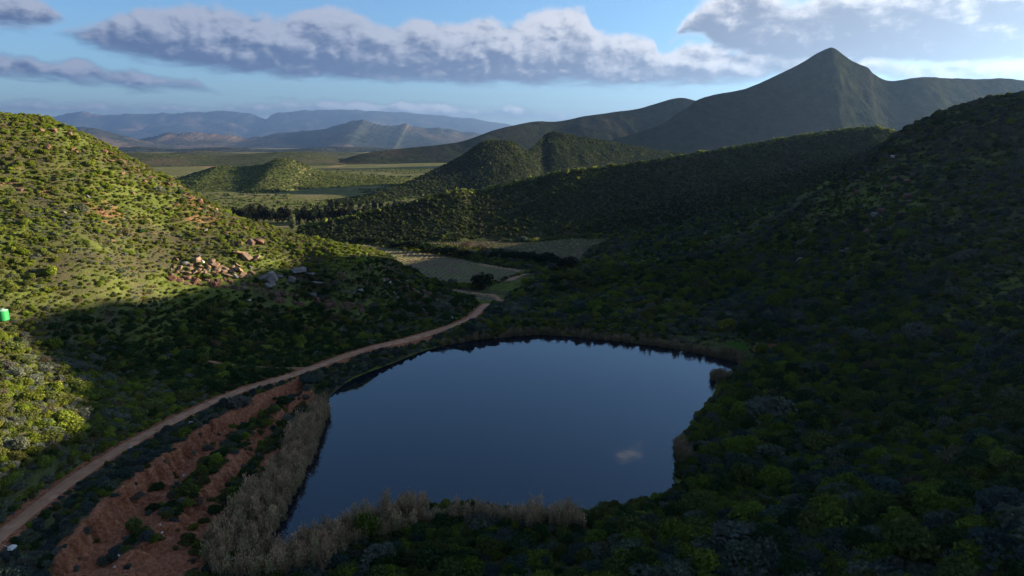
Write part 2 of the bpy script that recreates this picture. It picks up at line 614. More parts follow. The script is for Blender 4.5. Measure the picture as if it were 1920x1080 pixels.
DAM = smooth_line([on(x, y, 1.7) for x, y in [(885, 596), (940, 603), (1000, 605), (1080, 607), (1160, 613), (1240, 624), (1320, 640), (1380, 655)]], 1.0)

CTRL = []
for x, y, z in ROAD_PIX:
    CTRL.append(on(x, y, z))
for p in [  # left hill: sky line, then the face down to the track
        (-60, 190, 182), (0, 212, 183), (100, 232, 186), (200, 277, 189), (300, 332, 193), (430, 402, 197), (560, 442, 200), (650, 462, 203), (720, 477, 204),
        (0, 590, 119), (200, 400, 162), (0, 400, 147), (200, 500, 140), (330, 440, 172), (400, 500, 165), (520, 510, 174), (600, 540, 180), (330, 585, 150), (400, 560, 158),
        (520, 600, 165), (500, 655, 150), (250, 640, 132), (800, 545, 202), (780, 592, 189), (690, 600, 178), (850, 560, 204), (620, 500, 181), (690, 488, 193), (720, 522, 194), (520, 470, 184),
        (100, 700, 113), (0, 700, 105), (0, 800, 90), (0, 900, 81), (100, 800, 97), (200, 752, 110), (300, 720, 121), (-150, 700, 98), (-150, 850, 82),
        # right hill
        (1920, 184, 240), (1850, 190, 239), (1800, 202, 241), (1750, 219, 245), (1700, 244, 251), (1600, 312, 270), (1500, 367, 285), (1400, 423, 300),
        (1250, 454, 330), (1150, 460, 372), (1100, 520, 255), (1200, 520, 240), (1300, 500, 245), (1250, 560, 205), (1400, 560, 190), (1400, 480, 240),
        (1500, 450, 235), (1600, 450, 210), (1600, 520, 180), (1500, 600, 165), (1700, 300, 228), (1800, 300, 208), (1900, 300, 196), (1700, 385, 197),
        (1900, 450, 152), (1750, 500, 160), (1700, 600, 140), (1900, 560, 128), (1500, 750, 120), (1700, 750, 108), (1900, 780, 86), (1600, 900, 82),
        (1400, 950, 84), (1800, 950, 70), (1920, 1080, 54), (1500, 1080, 62), (1200, 1080, 66), (960, 1080, 70), (700, 1080, 71), (450, 1080, 71)]:
    CTRL.append(at(*p))
for p in [(-165, 222, 45), (-130, 226, 31), (-98, 232, 16), (-60, 236, 2), (-230, 250, 60), (-60, 265, -6), (-28, 232, -1), (-140, 275, 8), (-200, 320, 5),
          (-200, 165, 78), (-250, 190, 90), (-155, 140, 56), (-150, 100, 38), (-120, 78, 22), (-210, 80, 60), (-100, 55, 14), (-60, 50, 6), (-160, 40, 30),
          # right hill out of the frame, shaped to cast the left hill's shadow
          (196, 240, 67), (200, 227, 70), (197, 215, 75.5), (195, 204, 76), (195, 194, 63), (194, 185, 60), (194, 177, 60), (195, 168, 62.5), (195, 158, 62.5), (188, 142, 56), (176, 115, 49), (168, 88, 47), (165, 55, 46),
          (250, 220, 60), (250, 170, 40), (250, 120, 38), (250, 260, 66), (300, 330, 64), (300, 390, 70), (220, 290, 58), (170, 310, 38), (150, 350, 22), (120, 400, 8),
          (95, 35, 20), (40, 40, 6), (0, 45, 2), (-40, 45, 1), (300, 60, 40), (300, 450, 64),
          # valley floor below the dam
          (10, 235, -4.5), (30, 250, -4.5), (-20, 262, -6), (0, 300, -7), (30, 320, -7), (-40, 320, -7.5), (-100, 340, -8), (-60, 400, -9), (40, 400, -8.5),
          (-150, 420, -10), (-100, 500, -12), (50, 480, -11), (-250, 500, -12), (180, 500, 4), (-300, 400, 0), (50, 205, 1), (25, 200, 0.5)]:
    CTRL.append(np.array(p, float))
for p in DAM[::12]:
    CTRL.append(p)
CTRL = np.array(CTRL)


def tps_fit(P, lam=0.4):
    n = len(P)
    sc = 100.0
    X = P[:, :2] / sc
    r = np.linalg.norm(X[:, None] - X[None], axis=2)
    K = np.where(r > 0, r ** 2 * np.log(r + 1e-12), 0) + lam * 1e-3 * np.eye(n)
    A = np.zeros((n + 3, n + 3))
    A[:n, :n] = K
    A[:n, n] = A[n, :n] = 1
    A[:n, n + 1:] = X
    A[n + 1:, :n] = X.T
    w = np.linalg.solve(A, np.concatenate([P[:, 2], np.zeros(3)]))

    def f(x, y):
        x = np.asarray(x, float).ravel() / sc
        y = np.asarray(y, float).ravel() / sc
        out = np.empty(len(x))
        for i in range(0, len(x), 40000):
            xx, yy = x[i:i + 40000], y[i:i + 40000]
            d2 = (xx[:, None] - X[None, :, 0]) ** 2 + (yy[:, None] - X[None, :, 1]) ** 2
            out[i:i + 40000] = (0.5 * d2 * np.log(d2 + 1e-24)) @ w[:n] + w[n] + w[n + 1] * xx + w[n + 2] * yy
        return out
    return f


TPS = tps_fit(CTRL)

FIELD_A = [on(x, y, -7.5)[:2] for x, y in [(600, 440), (690, 455), (760, 466), (830, 474), (900, 487), (960, 497), (986, 506), (990, 516), (972, 530), (945, 540), (880, 538), (830, 528), (780, 515), (650, 490)]]
FIELD_B = [on(x, y, -9)[:2] for x, y in [(706, 439), (760, 437), (880, 445), (1000, 449), (1075, 444), (1150, 458), (1112, 474), (1080, 497), (1010, 482), (960, 466), (880, 460), (800, 457), (740, 450)]]
FIELD_C = [on(x, y, -5.5)[:2] for x, y in [(845, 541), (890, 549), (925, 560), (934, 572), (915, 582), (880, 572), (850, 558)]]
PATH_A = smooth_line([on(x, y, -5) for x, y in [(936, 584), (938, 572), (934, 562), (915, 553), (880, 546), (840, 538)]], 1.0)
PATH_B = smooth_line([on(x, y, -6.5) for x, y in [(952, 540), (975, 530), (992, 518), (988, 508), (972, 500), (940, 493), (900, 487)]], 1.0)
LUSH = [on(x, y, 0.5)[:2] for x, y in [(1345, 668), (1365, 655), (1395, 660), (1405, 675), (1390, 684)]]
ERO = [on(x, y, 2)[:2] for x, y in [(80, 1120), (95, 1045), (125, 965), (270, 840), (420, 755), (555, 712), (610, 735), (585, 790), (545, 850), (490, 930), (400, 1050), (360, 1130)]]
CUT = on(1436, 648, 3.5)[:2]

POND_C = np.vstack([POND, POND[:1]])


def height(x, y, detail=True):
    shp = np.shape(x)
    x = np.asarray(x, float).ravel()
    y = np.asarray(y, float).ravel()
    z = TPS(x, y)
    near = (x > -120) & (x < 120) & (y > 20) & (y < 260)
    d_road = np.full(x.shape, 99.0)
    zr = np.zeros(x.shape)
    sd_ = np.zeros(x.shape)
    arc = np.zeros(x.shape)
    d_pond = np.full(x.shape, 99.0)
    d_side = np.full(x.shape, 99.0)
    d_dam = np.full(x.shape, 99.0)
    i = np.where(near)[0]
    xi, yi = x[i], y[i]
    d_road[i], arc[i], zr[i], sd_[i] = seg_dist(xi, yi, ROAD[::2])
    ins = inside(xi, yi, POND)
    dp = seg_dist(xi, yi, POND_C)[0]
    d_pond[i] = np.where(ins, -dp, dp)
    d_side[i] = seg_dist(xi, yi, SIDE[::3])[0]
    d_dam[i] = seg_dist(xi, yi, DAM[::3])[0]
    if detail:
        amp = S(2, 9, d_road) * S(0, 10, d_pond) * S(1, 4, d_side) * S(2, 10, d_dam)
        z = z + amp * (0.9 * fbm(x, y, 17, 3, 3) + 0.45 * fbm(x, y, 4.5, 3, 9)) * S(-6, 6, z + 8)
        # rocky ribs on the upper left hill and on the right spur
        ribs = S(14, 30, z) * (S(-40, -60, x) + S(90, 120, x))
        z = z + ribs * 1.0 * np.abs(fbm(x + 0.3 * y, y * 1.0 - 0.5 * x, 9, 3, 31))
    # track bench
    w = 1 - S(1.9, 4.5, d_road)
    z = z * (1 - w) + zr * w
    # shore and pond bed
    w = 1 - S(0.0, 6.0, np.maximum(d_pond, 0))
    z = np.where(d_pond > 0, z * (1 - w) + (0.05 + 0.12 * np.maximum(d_pond, 0)) * w, -0.1 - 0.25 * np.minimum(-d_pond, 8))
    # eroded red bank between track and pond
    q = d_road / (d_road + np.maximum(d_pond, 0) + 1e-6)
    wreg = np.zeros(x.shape)
    de = seg_dist(xi, yi, ERO + ERO[:1])[0]
    wreg[i] = np.where(inside(xi, yi, ERO), S(-1.5, 2.5, de), S(-1.5, 2.5, -de)) * (sd_[i] < 0) * (d_pond[i] > 0)
    if detail:
        w1 = 0.05 * fbm(arc, q * 3, 7, 2, 41) + 0.10 * np.abs(fbm(arc + 6 * q, q * 4, 2.1, 2, 42)) + 0.05 * np.abs(fbm(arc + 9 * q, q * 2, 0.85, 1, 47)) + 0.02 * fbm(arc, q * 9, 0.8, 2, 43)
        w2 = 0.07 * fbm(arc, q * 2, 8, 2, 51) + 0.10 * np.abs(fbm(arc - 8 * q, q * 5, 1.3, 2, 52))
        rill = 0.6 * (1 - np.minimum(np.abs(fbm(arc + 9 * q, q * 2, 0.9, 1, 44)) * 2.6, 1)) + 0.5 * (1 - np.minimum(np.abs(fbm(arc + 7 * q, q * 3, 2.6, 2, 45)) * 3.0, 1))
        rough = 0.16 * fbm(x, y, 1.6, 3, 77) + 0.3 * fbm(x, y, 5, 2, 78) - 0.55 * rill * S(0.29, 0.35, q) * (1 - S(0.38, 0.54, q)) - 0.45 * rill * S(0.58, 0.64, q) * (1 - S(0.66, 0.80, q))
    else:
        w1 = w2 = rough = 0.0
    prof = 1 - 0.04 * S(0.12, 0.27, q) - 0.58 * S(0.33, 0.385, q + w1) + 0.13 * S(0.44, 0.57, q) - 0.32 * S(0.61, 0.65, q + w2) - 0.17 * S(0.66, 0.95, q)
    zb = zr * np.clip(prof, 0.02, 1) + rough * S(0.12, 0.3, q) * (1 - S(0.8, 0.95, q))
    zb = np.maximum(zb, 0.06)
    z = z * (1 - wreg) + zb * wreg
    # red cut on the right shore
    dc = np.hypot((x - CUT[0]) / 3.2, (y - CUT[1]) / 2.6)
    z = z - 1.6 * (1 - S(0.4, 1.2, dc)) * (1 + 0.4 * fbm(x, y, 1.5, 2, 5))
    soil = wreg * (0.15 + 0.85 * S(0.20, 0.30, q + 0.06 * fbm(x, y, 3, 2, 14))) * (1 - S(0.88, 0.98, q)) * 1.0
    soil = np.maximum(soil, 0.8 * (1 - S(0.6, 1.2, dc)))
    soil = np.maximum(soil, 1 - S(1.5, 2.7, d_road))
    soil = np.maximum(soil, 0.75 * (1 - S(0.4, 1.0, d_side)))
    info = dict(road=d_road.reshape(shp), pond=d_pond.reshape(shp), side=d_side.reshape(shp), dam=d_dam.reshape(shp), q=q.reshape(shp), ero=wreg.reshape(shp),
                soil=soil.reshape(shp), sgn=sd_.reshape(shp), arc=arc.reshape(shp))
    return z.reshape(shp), info


def graded(segs):
    out = []
    for a, b, s in segs:
        out.append(np.arange(a, b, s))
    return np.concatenate(out + [[segs[-1][1]]])


gx = graded([(-330, -160, 3.0), (-160, -66, 1.0), (-66, -60, 0.32), (-60, -14, 0.2), (-14, -6, 0.32), (-6, 160, 1.0), (160, 340, 3.0)])
gy = graded([(-60, 36, 3.0), (36, 50, 0.32), (50, 112, 0.2), (112, 220, 0.9), (220, 540, 2.0)])
GX, GY = np.meshgrid(gx, gy)
GZ, INFO = height(GX, GY)
fA = (inside(GX, GY, FIELD_A) | inside(GX, GY, FIELD_B) | inside(GX, GY, FIELD_C)).astype(float)
lush = inside(GX, GY, LUSH).astype(float)
rockv = S(14, 30, GZ) * (S(-35, -60, GX) * 0.55 + S(80, 110, GX) * 0.3) * (0.5 + 0.8 * fbm(GX + 0.3 * GY, GY - 0.5 * GX, 14, 3, 31))
crest = S(6, 0, np.abs(GZ - (CAM_H + (GY - 163) * -0.45)))
nx_, ny_ = len(gx), len(gy)
idx = np.arange(nx_ * ny_).reshape(ny_, nx_)
quads = np.stack([idx[:-1, :-1], idx[:-1, 1:], idx[1:, 1:], idx[1:, :-1]], -1).reshape(-1, 4)
cx = (GX[:-1, :-1] + GX[1:, 1:]).ravel() / 2
cy = (GY[:-1, :-1] + GY[1:, 1:]).ravel() / 2
AV = np.stack([GX, GY, GZ], -1).reshape(-1, 3)
road_side = np.interp(cy, ROAD[:, 1], ROAD[:, 0])
is_left = (cx < road_side - 2.5) & (cy < 262) & (cx < -3)
pond_right = np.interp(cy, [40, 66, 95, 152, 182, 240, 300, 400], [5, 10, 24, 55, 60, 40, 48, 80])
is_right = (cx > pond_right) & ~is_left
NEAR_BVH = BVHTree.FromPolygons(AV.tolist(), quads.tolist())
for nm, msk in (('left_hill', is_left), ('right_hill', is_right), ('valley_ground', ~is_left & ~is_right)):
    qs = quads[msk]
    u, inv = np.unique(qs, return_inverse=True)
    o = mesh_obj(nm, AV[u], inv.reshape(qs.shape), M_GROUND, attrs={'soil': INFO['soil'].ravel()[u], 'rock': rockv.ravel()[u],
                 'lush': lush.ravel()[u], 'field': fA.ravel()[u]})
    tag(o, kind='structure')

# pond surface
ring = [(p[0], p[1], 0.0) for p in POND]
cxp, cyp = np.mean(POND, 0)
big = [(cxp + (p[0] - cxp) * 1.04, cyp + (p[1] - cyp) * 1.04, 0.0) for p in POND]
o = mesh_obj('pond_water', big, [list(range(len(big)))], M_WATER, smooth=False)
tag(o, kind='structure')


def ribbon(name, line, half, mat, lift, wob=0.25):
    t = np.gradient(line[:, :2], axis=0)
    t /= np.linalg.norm(t, axis=1)[:, None] + 1e-9
    nrm = np.stack([-t[:, 1], t[:, 0]], 1)
    arc = np.arange(len(line))
    k = 9
    rows = []
    for j in range(k):
        u = j / (k - 1) * 2 - 1
        e = half * (1 + wob * fbm(arc, np.full(len(arc), 3.0 * np.sign(u)), 5, 3, 61 + (u > 0)))
        xy = line[:, :2] + nrm * (u * e)[:, None]
        z = height(xy[:, 0], xy[:, 1])[0]
        z = z + lift + (0.03 * (1 - abs(u)) - 0.05 * math.exp(-((abs(u) - 0.5) / 0.16) ** 2) if half > 1 else 0)
        if abs(u) == 1:
            z = z - lift - 0.08
        rows.append(np.column_stack([xy, z]))
    V = np.stack(rows, 1)
    n = len(line)
    ii = np.arange(n * k).reshape(n, k)
    F = np.stack([ii[:-1, :-1], ii[:-1, 1:], ii[1:, 1:], ii[1:, :-1]], -1).reshape(-1, 4)
    o = mesh_obj(name, V.reshape(-1, 3), F, mat)
    return tag(o, kind='structure')


ribbon('dirt_track', ROAD, 1.18, M_ROAD, 0.10, 0.3)
ribbon('side_path', SIDE, 0.5, M_ROAD, 0.10)
ribbon('field_path', PATH_A, 1.3, M_ROAD, 0.15)
ribbon('vineyard_path', PATH_B, 2.0, M_ROAD, 0.15)

# ------------------------------------------------------------------ hills and mountains beyond
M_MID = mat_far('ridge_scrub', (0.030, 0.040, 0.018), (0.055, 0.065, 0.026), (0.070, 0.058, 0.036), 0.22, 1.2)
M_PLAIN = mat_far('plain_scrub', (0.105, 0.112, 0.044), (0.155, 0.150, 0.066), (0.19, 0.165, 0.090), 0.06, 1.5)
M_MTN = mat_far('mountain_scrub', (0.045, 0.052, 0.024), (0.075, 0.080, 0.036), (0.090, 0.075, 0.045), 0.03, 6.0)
M_PEAK = mat_far('dark_mountain_scrub', (0.014, 0.018, 0.010), (0.026, 0.030, 0.015), (0.030, 0.026, 0.019), 0.03, 6.0)  # mountain scrub darkened to stand for slopes in shade
M_BLUE = mat_far('distant_rock', (0.026, 0.034, 0.026), (0.05, 0.05, 0.04), (0.17, 0.12, 0.085), 0.002, 60.0)


def smooth1(xs, ps):
    """smooth interpolation of rows ps at keys xs"""
    ps = np.array(ps, float)
    n = len(ps)

    def f(t):
        t = np.clip(t, 0, 1) * (n - 1)
        i = np.clip(np.floor(t).astype(int), 0, n - 2)
        u = (t - i)[:, None]
        g = lambda k: ps[np.clip(k, 0, n - 1)]
        p0, p1, p2, p3 = g(i - 1), g(i), g(i + 1), g(i + 2)
        return 0.5 * (2 * p1 + (p2 - p0) * u + (2 * p0 - 5 * p1 + 4 * p2 - p3) * u ** 2 + (3 * p1 - p0 - 3 * p2 + p3) * u ** 3)
    return f


LOFTS = {}


def hill(name, ridge, zbase, front, back, mat, nt=200, nf=60, nb=30, gully=0.12, gsc=8.0, crest=0.015, seed=1, power=1.25, soil=None, lean=0.0, broad=0.22):
    """ridge line given as (px, py, distance); the flanks run down to zbase over `front` metres towards us and `back` away"""
    R = smooth1(None, [at(*p) for p in ridge])(np.linspace(0, 1, nt))
    t = np.linspace(0, 1, nt)
    hgt = R[:, 2] - zbase
    ref = np.max(hgt)
    arc = np.concatenate([[0], np.cumsum(np.linalg.norm(np.diff(R[:, :2], axis=0), axis=1))])
    R[:, 2] += crest * ref * fbm(arc, arc * 0, ref * 0.25, 4, seed + 90, 0.6)
    hgt = np.maximum(R[:, 2] - zbase, 0)
    kw = np.hanning(max(5, int(nt * broad) | 1))
    kw /= kw.sum()
    hs = np.convolve(np.pad(hgt, len(kw) // 2, mode='edge'), kw, mode='valid')[:nt]
    rows = []
    us = np.concatenate([np.linspace(-1, 0, nf, endpoint=False), np.linspace(0, 1, nb)])
    for u in us:
        a = abs(u)
        k = hs / ref
        L = (front if u < 0 else back) * (0.35 + 0.65 * k)
        off = -L * a if u < 0 else L * a
        prof = (1 - a) ** power
        y = R[:, 1] + off
        x = R[:, 0] + lean * L * a + (R[:, 0] / R[:, 1]) * off * (1.0 if u > 0 else 0.6)
        env = np.minimum(a * 5, 1) * (1 - a) ** 0.6
        g = fbm(x + 0.35 * y, y * 0.35, front / gsc * 2.2, 5, seed) + 0.5 * fbm(x, y, front / gsc * 0.7, 4, seed + 5)
        hh = hs + (hgt - hs) * (1 - a) ** 5
        z = zbase + hh * prof + env * gully * hgt * g - 3 * S(0.9, 1.0, a)
        rows.append(np.column_stack([x, y, z]))
    V = np.stack(rows, 0)
    nu = len(us)
    ii = np.arange(nu * nt).reshape(nu, nt)
    F = np.stack([ii[:-1, :-1], ii[:-1, 1:], ii[1:, 1:], ii[1:, :-1]], -1).reshape(-1, 4)
    attrs = {}
    if soil is not None:
        attrs['soil'] = soil(V.reshape(-1, 3))
    o = mesh_obj(name, V.reshape(-1, 3), F, mat, attrs=attrs)
    tag(o, kind='structure')
    LOFTS[name] = (V, nf)
    return o


# scrub ridge right behind the valley
hill('valley_ridge', [(560, 430, 430), (640, 410, 440), (740, 388, 455), (855, 357, 470), (890, 360, 480), (960, 345, 490), (1060, 322, 500), (1150, 312, 510), (1260, 296, 520),
                      (1380, 276, 530), (1500, 255, 540), (1600, 242, 545), (1650, 240, 545), (1700, 252, 550), (1800, 255, 560), (1950, 250, 570), (2200, 260, 580)],
     -12, 84, 150, M_MID, 320, 90, 30, 0.05, 6, 0.006, 3, 1.0)
# dark rise with the two knolls in front of the peak
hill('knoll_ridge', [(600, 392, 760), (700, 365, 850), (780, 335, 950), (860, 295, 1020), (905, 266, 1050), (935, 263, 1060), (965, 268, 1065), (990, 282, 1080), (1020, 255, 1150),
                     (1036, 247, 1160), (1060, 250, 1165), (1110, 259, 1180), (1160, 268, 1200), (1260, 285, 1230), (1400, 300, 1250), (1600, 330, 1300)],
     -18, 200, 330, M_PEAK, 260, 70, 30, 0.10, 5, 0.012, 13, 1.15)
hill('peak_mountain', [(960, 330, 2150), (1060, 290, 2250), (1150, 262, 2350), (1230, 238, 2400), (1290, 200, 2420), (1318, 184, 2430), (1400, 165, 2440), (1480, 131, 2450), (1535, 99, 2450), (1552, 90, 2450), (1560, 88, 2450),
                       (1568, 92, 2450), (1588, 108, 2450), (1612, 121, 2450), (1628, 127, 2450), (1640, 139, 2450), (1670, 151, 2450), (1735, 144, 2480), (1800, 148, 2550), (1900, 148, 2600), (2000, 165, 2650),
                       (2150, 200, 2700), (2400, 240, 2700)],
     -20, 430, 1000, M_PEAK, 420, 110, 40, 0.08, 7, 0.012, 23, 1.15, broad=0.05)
hill('long_dark_ridge', [(560, 330, 2400), (620, 308, 2500), (680, 288, 2600), (760, 278, 2750), (860, 266, 2850), (930, 243, 2950), (1000, 228, 3050), (1045, 228, 3100), (1090, 219, 3150),
                         (1150, 210, 3200), (1200, 203, 3250), (1270, 184, 3300), (1310, 190, 3300), (1400, 210, 3300), (1550, 240, 3300)],
     -20, 400, 900, M_PEAK, 240, 70, 30, 0.09, 5, 0.006, 33, 1.2)
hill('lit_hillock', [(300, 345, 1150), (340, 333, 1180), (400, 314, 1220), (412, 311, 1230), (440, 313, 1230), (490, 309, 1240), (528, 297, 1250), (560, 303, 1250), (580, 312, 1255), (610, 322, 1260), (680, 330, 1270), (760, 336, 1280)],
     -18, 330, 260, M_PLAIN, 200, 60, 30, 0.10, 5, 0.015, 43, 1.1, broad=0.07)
hill('low_far_hill', [(160, 300, 2500), (215, 292, 2550), (260, 286, 2600), (340, 289, 2600), (410, 292, 2620), (480, 287, 2650), (545, 285, 2650), (600, 290, 2650), (660, 298, 2650), (720, 306, 2650)],
     -20, 500, 500, M_MTN, 160, 40, 20, 0.12, 5, 0.02, 53, 1.2)
hill('blue_foothill', [(20, 262, 12495), (70, 250, 12495), (120, 241, 12495), (165, 239, 12495), (200, 246, 12495), (250, 259, 12495), (290, 268, 12495), (340, 276, 12495), (420, 284, 12495)],
     -40, 3570, 3570, M_BLUE, 200, 40, 20, 0.14, 5, 0.03, 63, 1.2, broad=0.1)
hill('blue_mountain', [(180, 275, 15749), (260, 262, 15749), (310, 250, 15749), (350, 249, 15749), (430, 252, 15749), (470, 258, 15749), (540, 248, 15749), (600, 243, 15749), (640, 232, 15749), (678, 224, 15749), (700, 231, 15749),
                       (725, 236, 15749), (760, 233, 16064), (775, 238, 16064), (830, 241, 16064), (880, 248, 16064), (960, 262, 16064), (1100, 275, 16064)],
     -40, 4725, 3779, M_BLUE, 420, 60, 20, 0.15, 8, 0.06, 73, 1.1, broad=0.06)
hill('farthest_range', [(-200, 250, 37782), (20, 238, 37782), (80, 222, 37782), (150, 210, 37782), (190, 215, 37782), (250, 213, 37782), (330, 212, 37782), (420, 208, 37782), (470, 213, 37782), (498, 222, 37782), (515, 213, 37782),
                        (570, 207, 37782), (650, 206, 37782), (760, 212, 37782), (880, 222, 37782), (1000, 240, 37782), (1200, 250, 37782)],
     -40, 9778, 9778, M_BLUE, 420, 50, 20, 0.20, 8, 0.04, 83, 1.2, broad=0.1)

hill('blue_lowland_hill', [(60, 284, 7000), (150, 281, 7000), (260, 275, 7000), (330, 279, 7000), (420, 276, 7000), (520, 280, 7000), (640, 275, 7000), (760, 279, 7000), (860, 276, 7000), (960, 281, 7000), (1100, 285, 7000)],
     -40, 1100, 900, M_BLUE, 260, 40, 20, 0.12, 6, 0.03, 103, 1.2)
hill('dark_lowland_hill', [(120, 291, 4000), (210, 284, 4000), (300, 287, 4000), (380, 283, 4000), (470, 288, 4000), (560, 283, 4000), (650, 286, 4000), (740, 289, 4000), (860, 292, 4000)],
     -30, 700, 600, M_MTN, 220, 40, 20, 0.12, 6, 0.03, 113, 1.2)
# wide plain to the horizon with gentle swells
px_ = np.concatenate([np.linspace(-44000, -1500, 44), np.linspace(-1450, 1450, 150), np.linspace(1500, 44000, 44)])
py_ = np.concatenate([np.linspace(-2500, 400, 20), np.linspace(430, 2600, 150), np.linspace(2700, 57000, 90)])
PX, PY = np.meshgrid(px_, py_)
PZ = -15 - 0.0025 * np.clip(PY - 500, 0, 4000) + 4.0 * fbm(PX, PY, 260, 4, 91) * S(500, 900, PY) - 25 * (1 - S(430, 540, PY))
ii = np.arange(PX.size).reshape(PX.shape)
F = np.stack([ii[:-1, :-1], ii[:-1, 1:], ii[1:, 1:], ii[1:, :-1]], -1).reshape(-1, 4)
PV = np.stack([PX, PY, PZ], -1).reshape(-1, 3)
o = mesh_obj('plain_ground', PV, F, M_PLAIN, attrs={'soil': (fbm(PX, PY * 0.5, 160, 3, 97) > 0.42).astype(float)})
tag(o, kind='structure')

# ------------------------------------------------------------------ haze
mh = bpy.data.materials.new('haze')
mh.use_nodes = True
T = NT(mh.node_tree)
pv = T.n('ShaderNodeVolumePrincipled')
pv.inputs['Color'].default_value = (0.26, 0.44, 0.80, 1)
pv.inputs['Density'].default_value = 0.000034
pv.inputs['Anisotropy'].default_value = 0.6
out = T.n('ShaderNodeOutputMaterial')
T.lk(pv.outputs[0], out.inputs['Volume'])
hx0, hx1, hy0, hy1, hz0, hz1 = -44500, 44500, -3000, 57500, -75, 2250
hv = [(x, y, z) for z in (hz0, hz1) for x, y in ((hx0, hy0), (hx1, hy0), (hx1, hy1), (hx0, hy1))]
hz = mesh_obj('haze', hv, [[3, 2, 1, 0], [4, 5, 6, 7], [0, 1, 5, 4], [1, 2, 6, 5], [2, 3, 7, 6], [3, 0, 4, 7]], mh, smooth=False)
tag(hz, kind='stuff')
# ------------------------------------------------------------------ plants: shared shapes


def leaf_cloud(blobs, n, size, seed, flat=0.35, up=0.15, taper=0.0):
    """n small leaf sprays over the surface and upper volume of a set of (centre, radius) lobes -> verts, quads, variation"""
    r = np.random.default_rng(seed)
    w = np.array([b[1] ** 2 for b in blobs])
    which = r.choice(len(blobs), n, p=w / w.sum())
    C = np.array([b[0] for b in blobs])[which]
    Rr = np.array([b[1] for b in blobs])[which]
    d = r.normal(size=(n, 3))
    d[:, 2] = d[:, 2] * 0.9 + 0.25
    d /= np.linalg.norm(d, axis=1)[:, None]
    p = C + d * (Rr * r.uniform(0.62, 1.06, n))[:, None]
    nrm = d + r.normal(size=(n, 3)) * 0.75 + np.array([0, 0, up])
    nrm /= np.linalg.norm(nrm, axis=1)[:, None]
    t = np.cross(nrm, r.normal(size=(n, 3)))
    t /= np.linalg.norm(t, axis=1)[:, None] + 1e-9
    b = np.cross(nrm, t)
    s = size * r.uniform(0.55, 1.35, n)[:, None]
    q = np.stack([p - t * s - b * s * 0.55, p + t * s * 0.7 - b * s * 0.65, p + t * s + b * s * 0.6, p - t * s * 0.6 + b * s * 0.55], 1)
    q[:, 2] += nrm * s * flat
    var = np.repeat(np.clip(r.normal(0.45, 0.22, n), 0, 1), 4)
    return q.reshape(-1, 3), np.arange(n * 4).reshape(n, 4), var


def dome_blobs(seed, n=9, spread=0.55, tall=0.62, rad=(0.28, 0.46)):
    r = np.random.default_rng(seed)
    out = [((0, 0, tall * 0.45), 0.5)]
    for i in range(n):
        a = r.uniform(0, 2 * math.pi)
        q = spread * math.sqrt(r.uniform(0.1, 1))
        out.append(((q * math.cos(a), q * math.sin(a), tall * r.uniform(0.45, 1.0) * (1 - 0.45 * (q / spread) ** 2)), r.uniform(*rad)))
    return out


def tube(p0, p1, r0, r1, k=6):
    p0, p1 = Vector(p0), Vector(p1)
    ax = (p1 - p0).normalized()
    u = ax.orthogonal().normalized()
    v = ax.cross(u)
    vs = []
    for p, r in ((p0, r0), (p1, r1)):
        for i in range(k):
            a = 2 * math.pi * i / k
            vs.append(tuple(p + (u * math.cos(a) + v * math.sin(a)) * r))
    fs = [[i, (i + 1) % k, k + (i + 1) % k, k + i] for i in range(k)] + [list(range(k, 2 * k))]
    return vs, fs


class MB:
    def __init__(self):
        self.v, self.f, self.a = [], [], []

    def add(self, vs, fs, var=None):
        o = len(self.v)
        self.v += [tuple(x) for x in vs]
        self.f += [[i + o for i in f] for f in fs]
        self.a += list(var) if var is not None else [0.5] * len(vs)

    def mesh(self, name, mat, smooth=False):
        me = bpy.data.meshes.new(name)
        me.from_pydata(self.v, [], self.f)
        at_ = me.attributes.new('leafvar', 'FLOAT', 'POINT')
        at_.data.foreach_set('value', np.array(self.a, np.float32))
        if smooth:
            me.polygons.foreach_set('use_smooth', np.ones(len(me.polygons), bool))
        me.materials.append(mat)
        return me


def foliage_mesh(name, blobs, n, size, seed, **kw):
    b = MB()
    b.add(*leaf_cloud(blobs, n, size, seed, **kw))
    return b.mesh(name, M_LEAF)


def stem_mesh(name, seed, h=0.6, n=5, r=0.035):
    rr = random.Random(seed)
    b = MB()
    for i in range(n):
        a = rr.uniform(0, 6.28)
        q = rr.uniform(0.15, 0.45)
        mid = (q * 0.4 * math.cos(a), q * 0.4 * math.sin(a), h * 0.5)
        b.add(*tube((0, 0, -0.25), mid, r, r * 0.7, 5))
        b.add(*tube(mid, (q * math.cos(a), q * math.sin(a), h), r * 0.7, r * 0.3, 5))
    return b.mesh(name, M_BARK)


# unit shrubs, about 1 m in radius
SHRUB = [foliage_mesh('shrub_round', dome_blobs(1, 10, 0.58, 0.75), 1150, 0.075, 1),
         foliage_mesh('shrub_lobed', dome_blobs(2, 7, 0.70, 0.85, (0.26, 0.40)), 1050, 0.072, 2),
         foliage_mesh('shrub_tall', dome_blobs(3, 9, 0.45, 1.15, (0.25, 0.40)), 1100, 0.072, 3),
         foliage_mesh('shrub_low', dome_blobs(4, 8, 0.70, 0.48, (0.22, 0.36)), 800, 0.072, 4),
         foliage_mesh('shrub_sparse', dome_blobs(5, 7, 0.62, 0.85, (0.2, 0.32)), 420, 0.075, 5, flat=0.5)]
FAR_SHRUB = [foliage_mesh('far_shrub_a', dome_blobs(6, 5, 0.5, 0.8), 70, 0.26, 6),
             foliage_mesh('far_shrub_b', dome_blobs(7, 4, 0.6, 0.6), 60, 0.27, 7)]
STEM = [stem_mesh('shrub_stem_%d' % i, i) for i in range(3)]


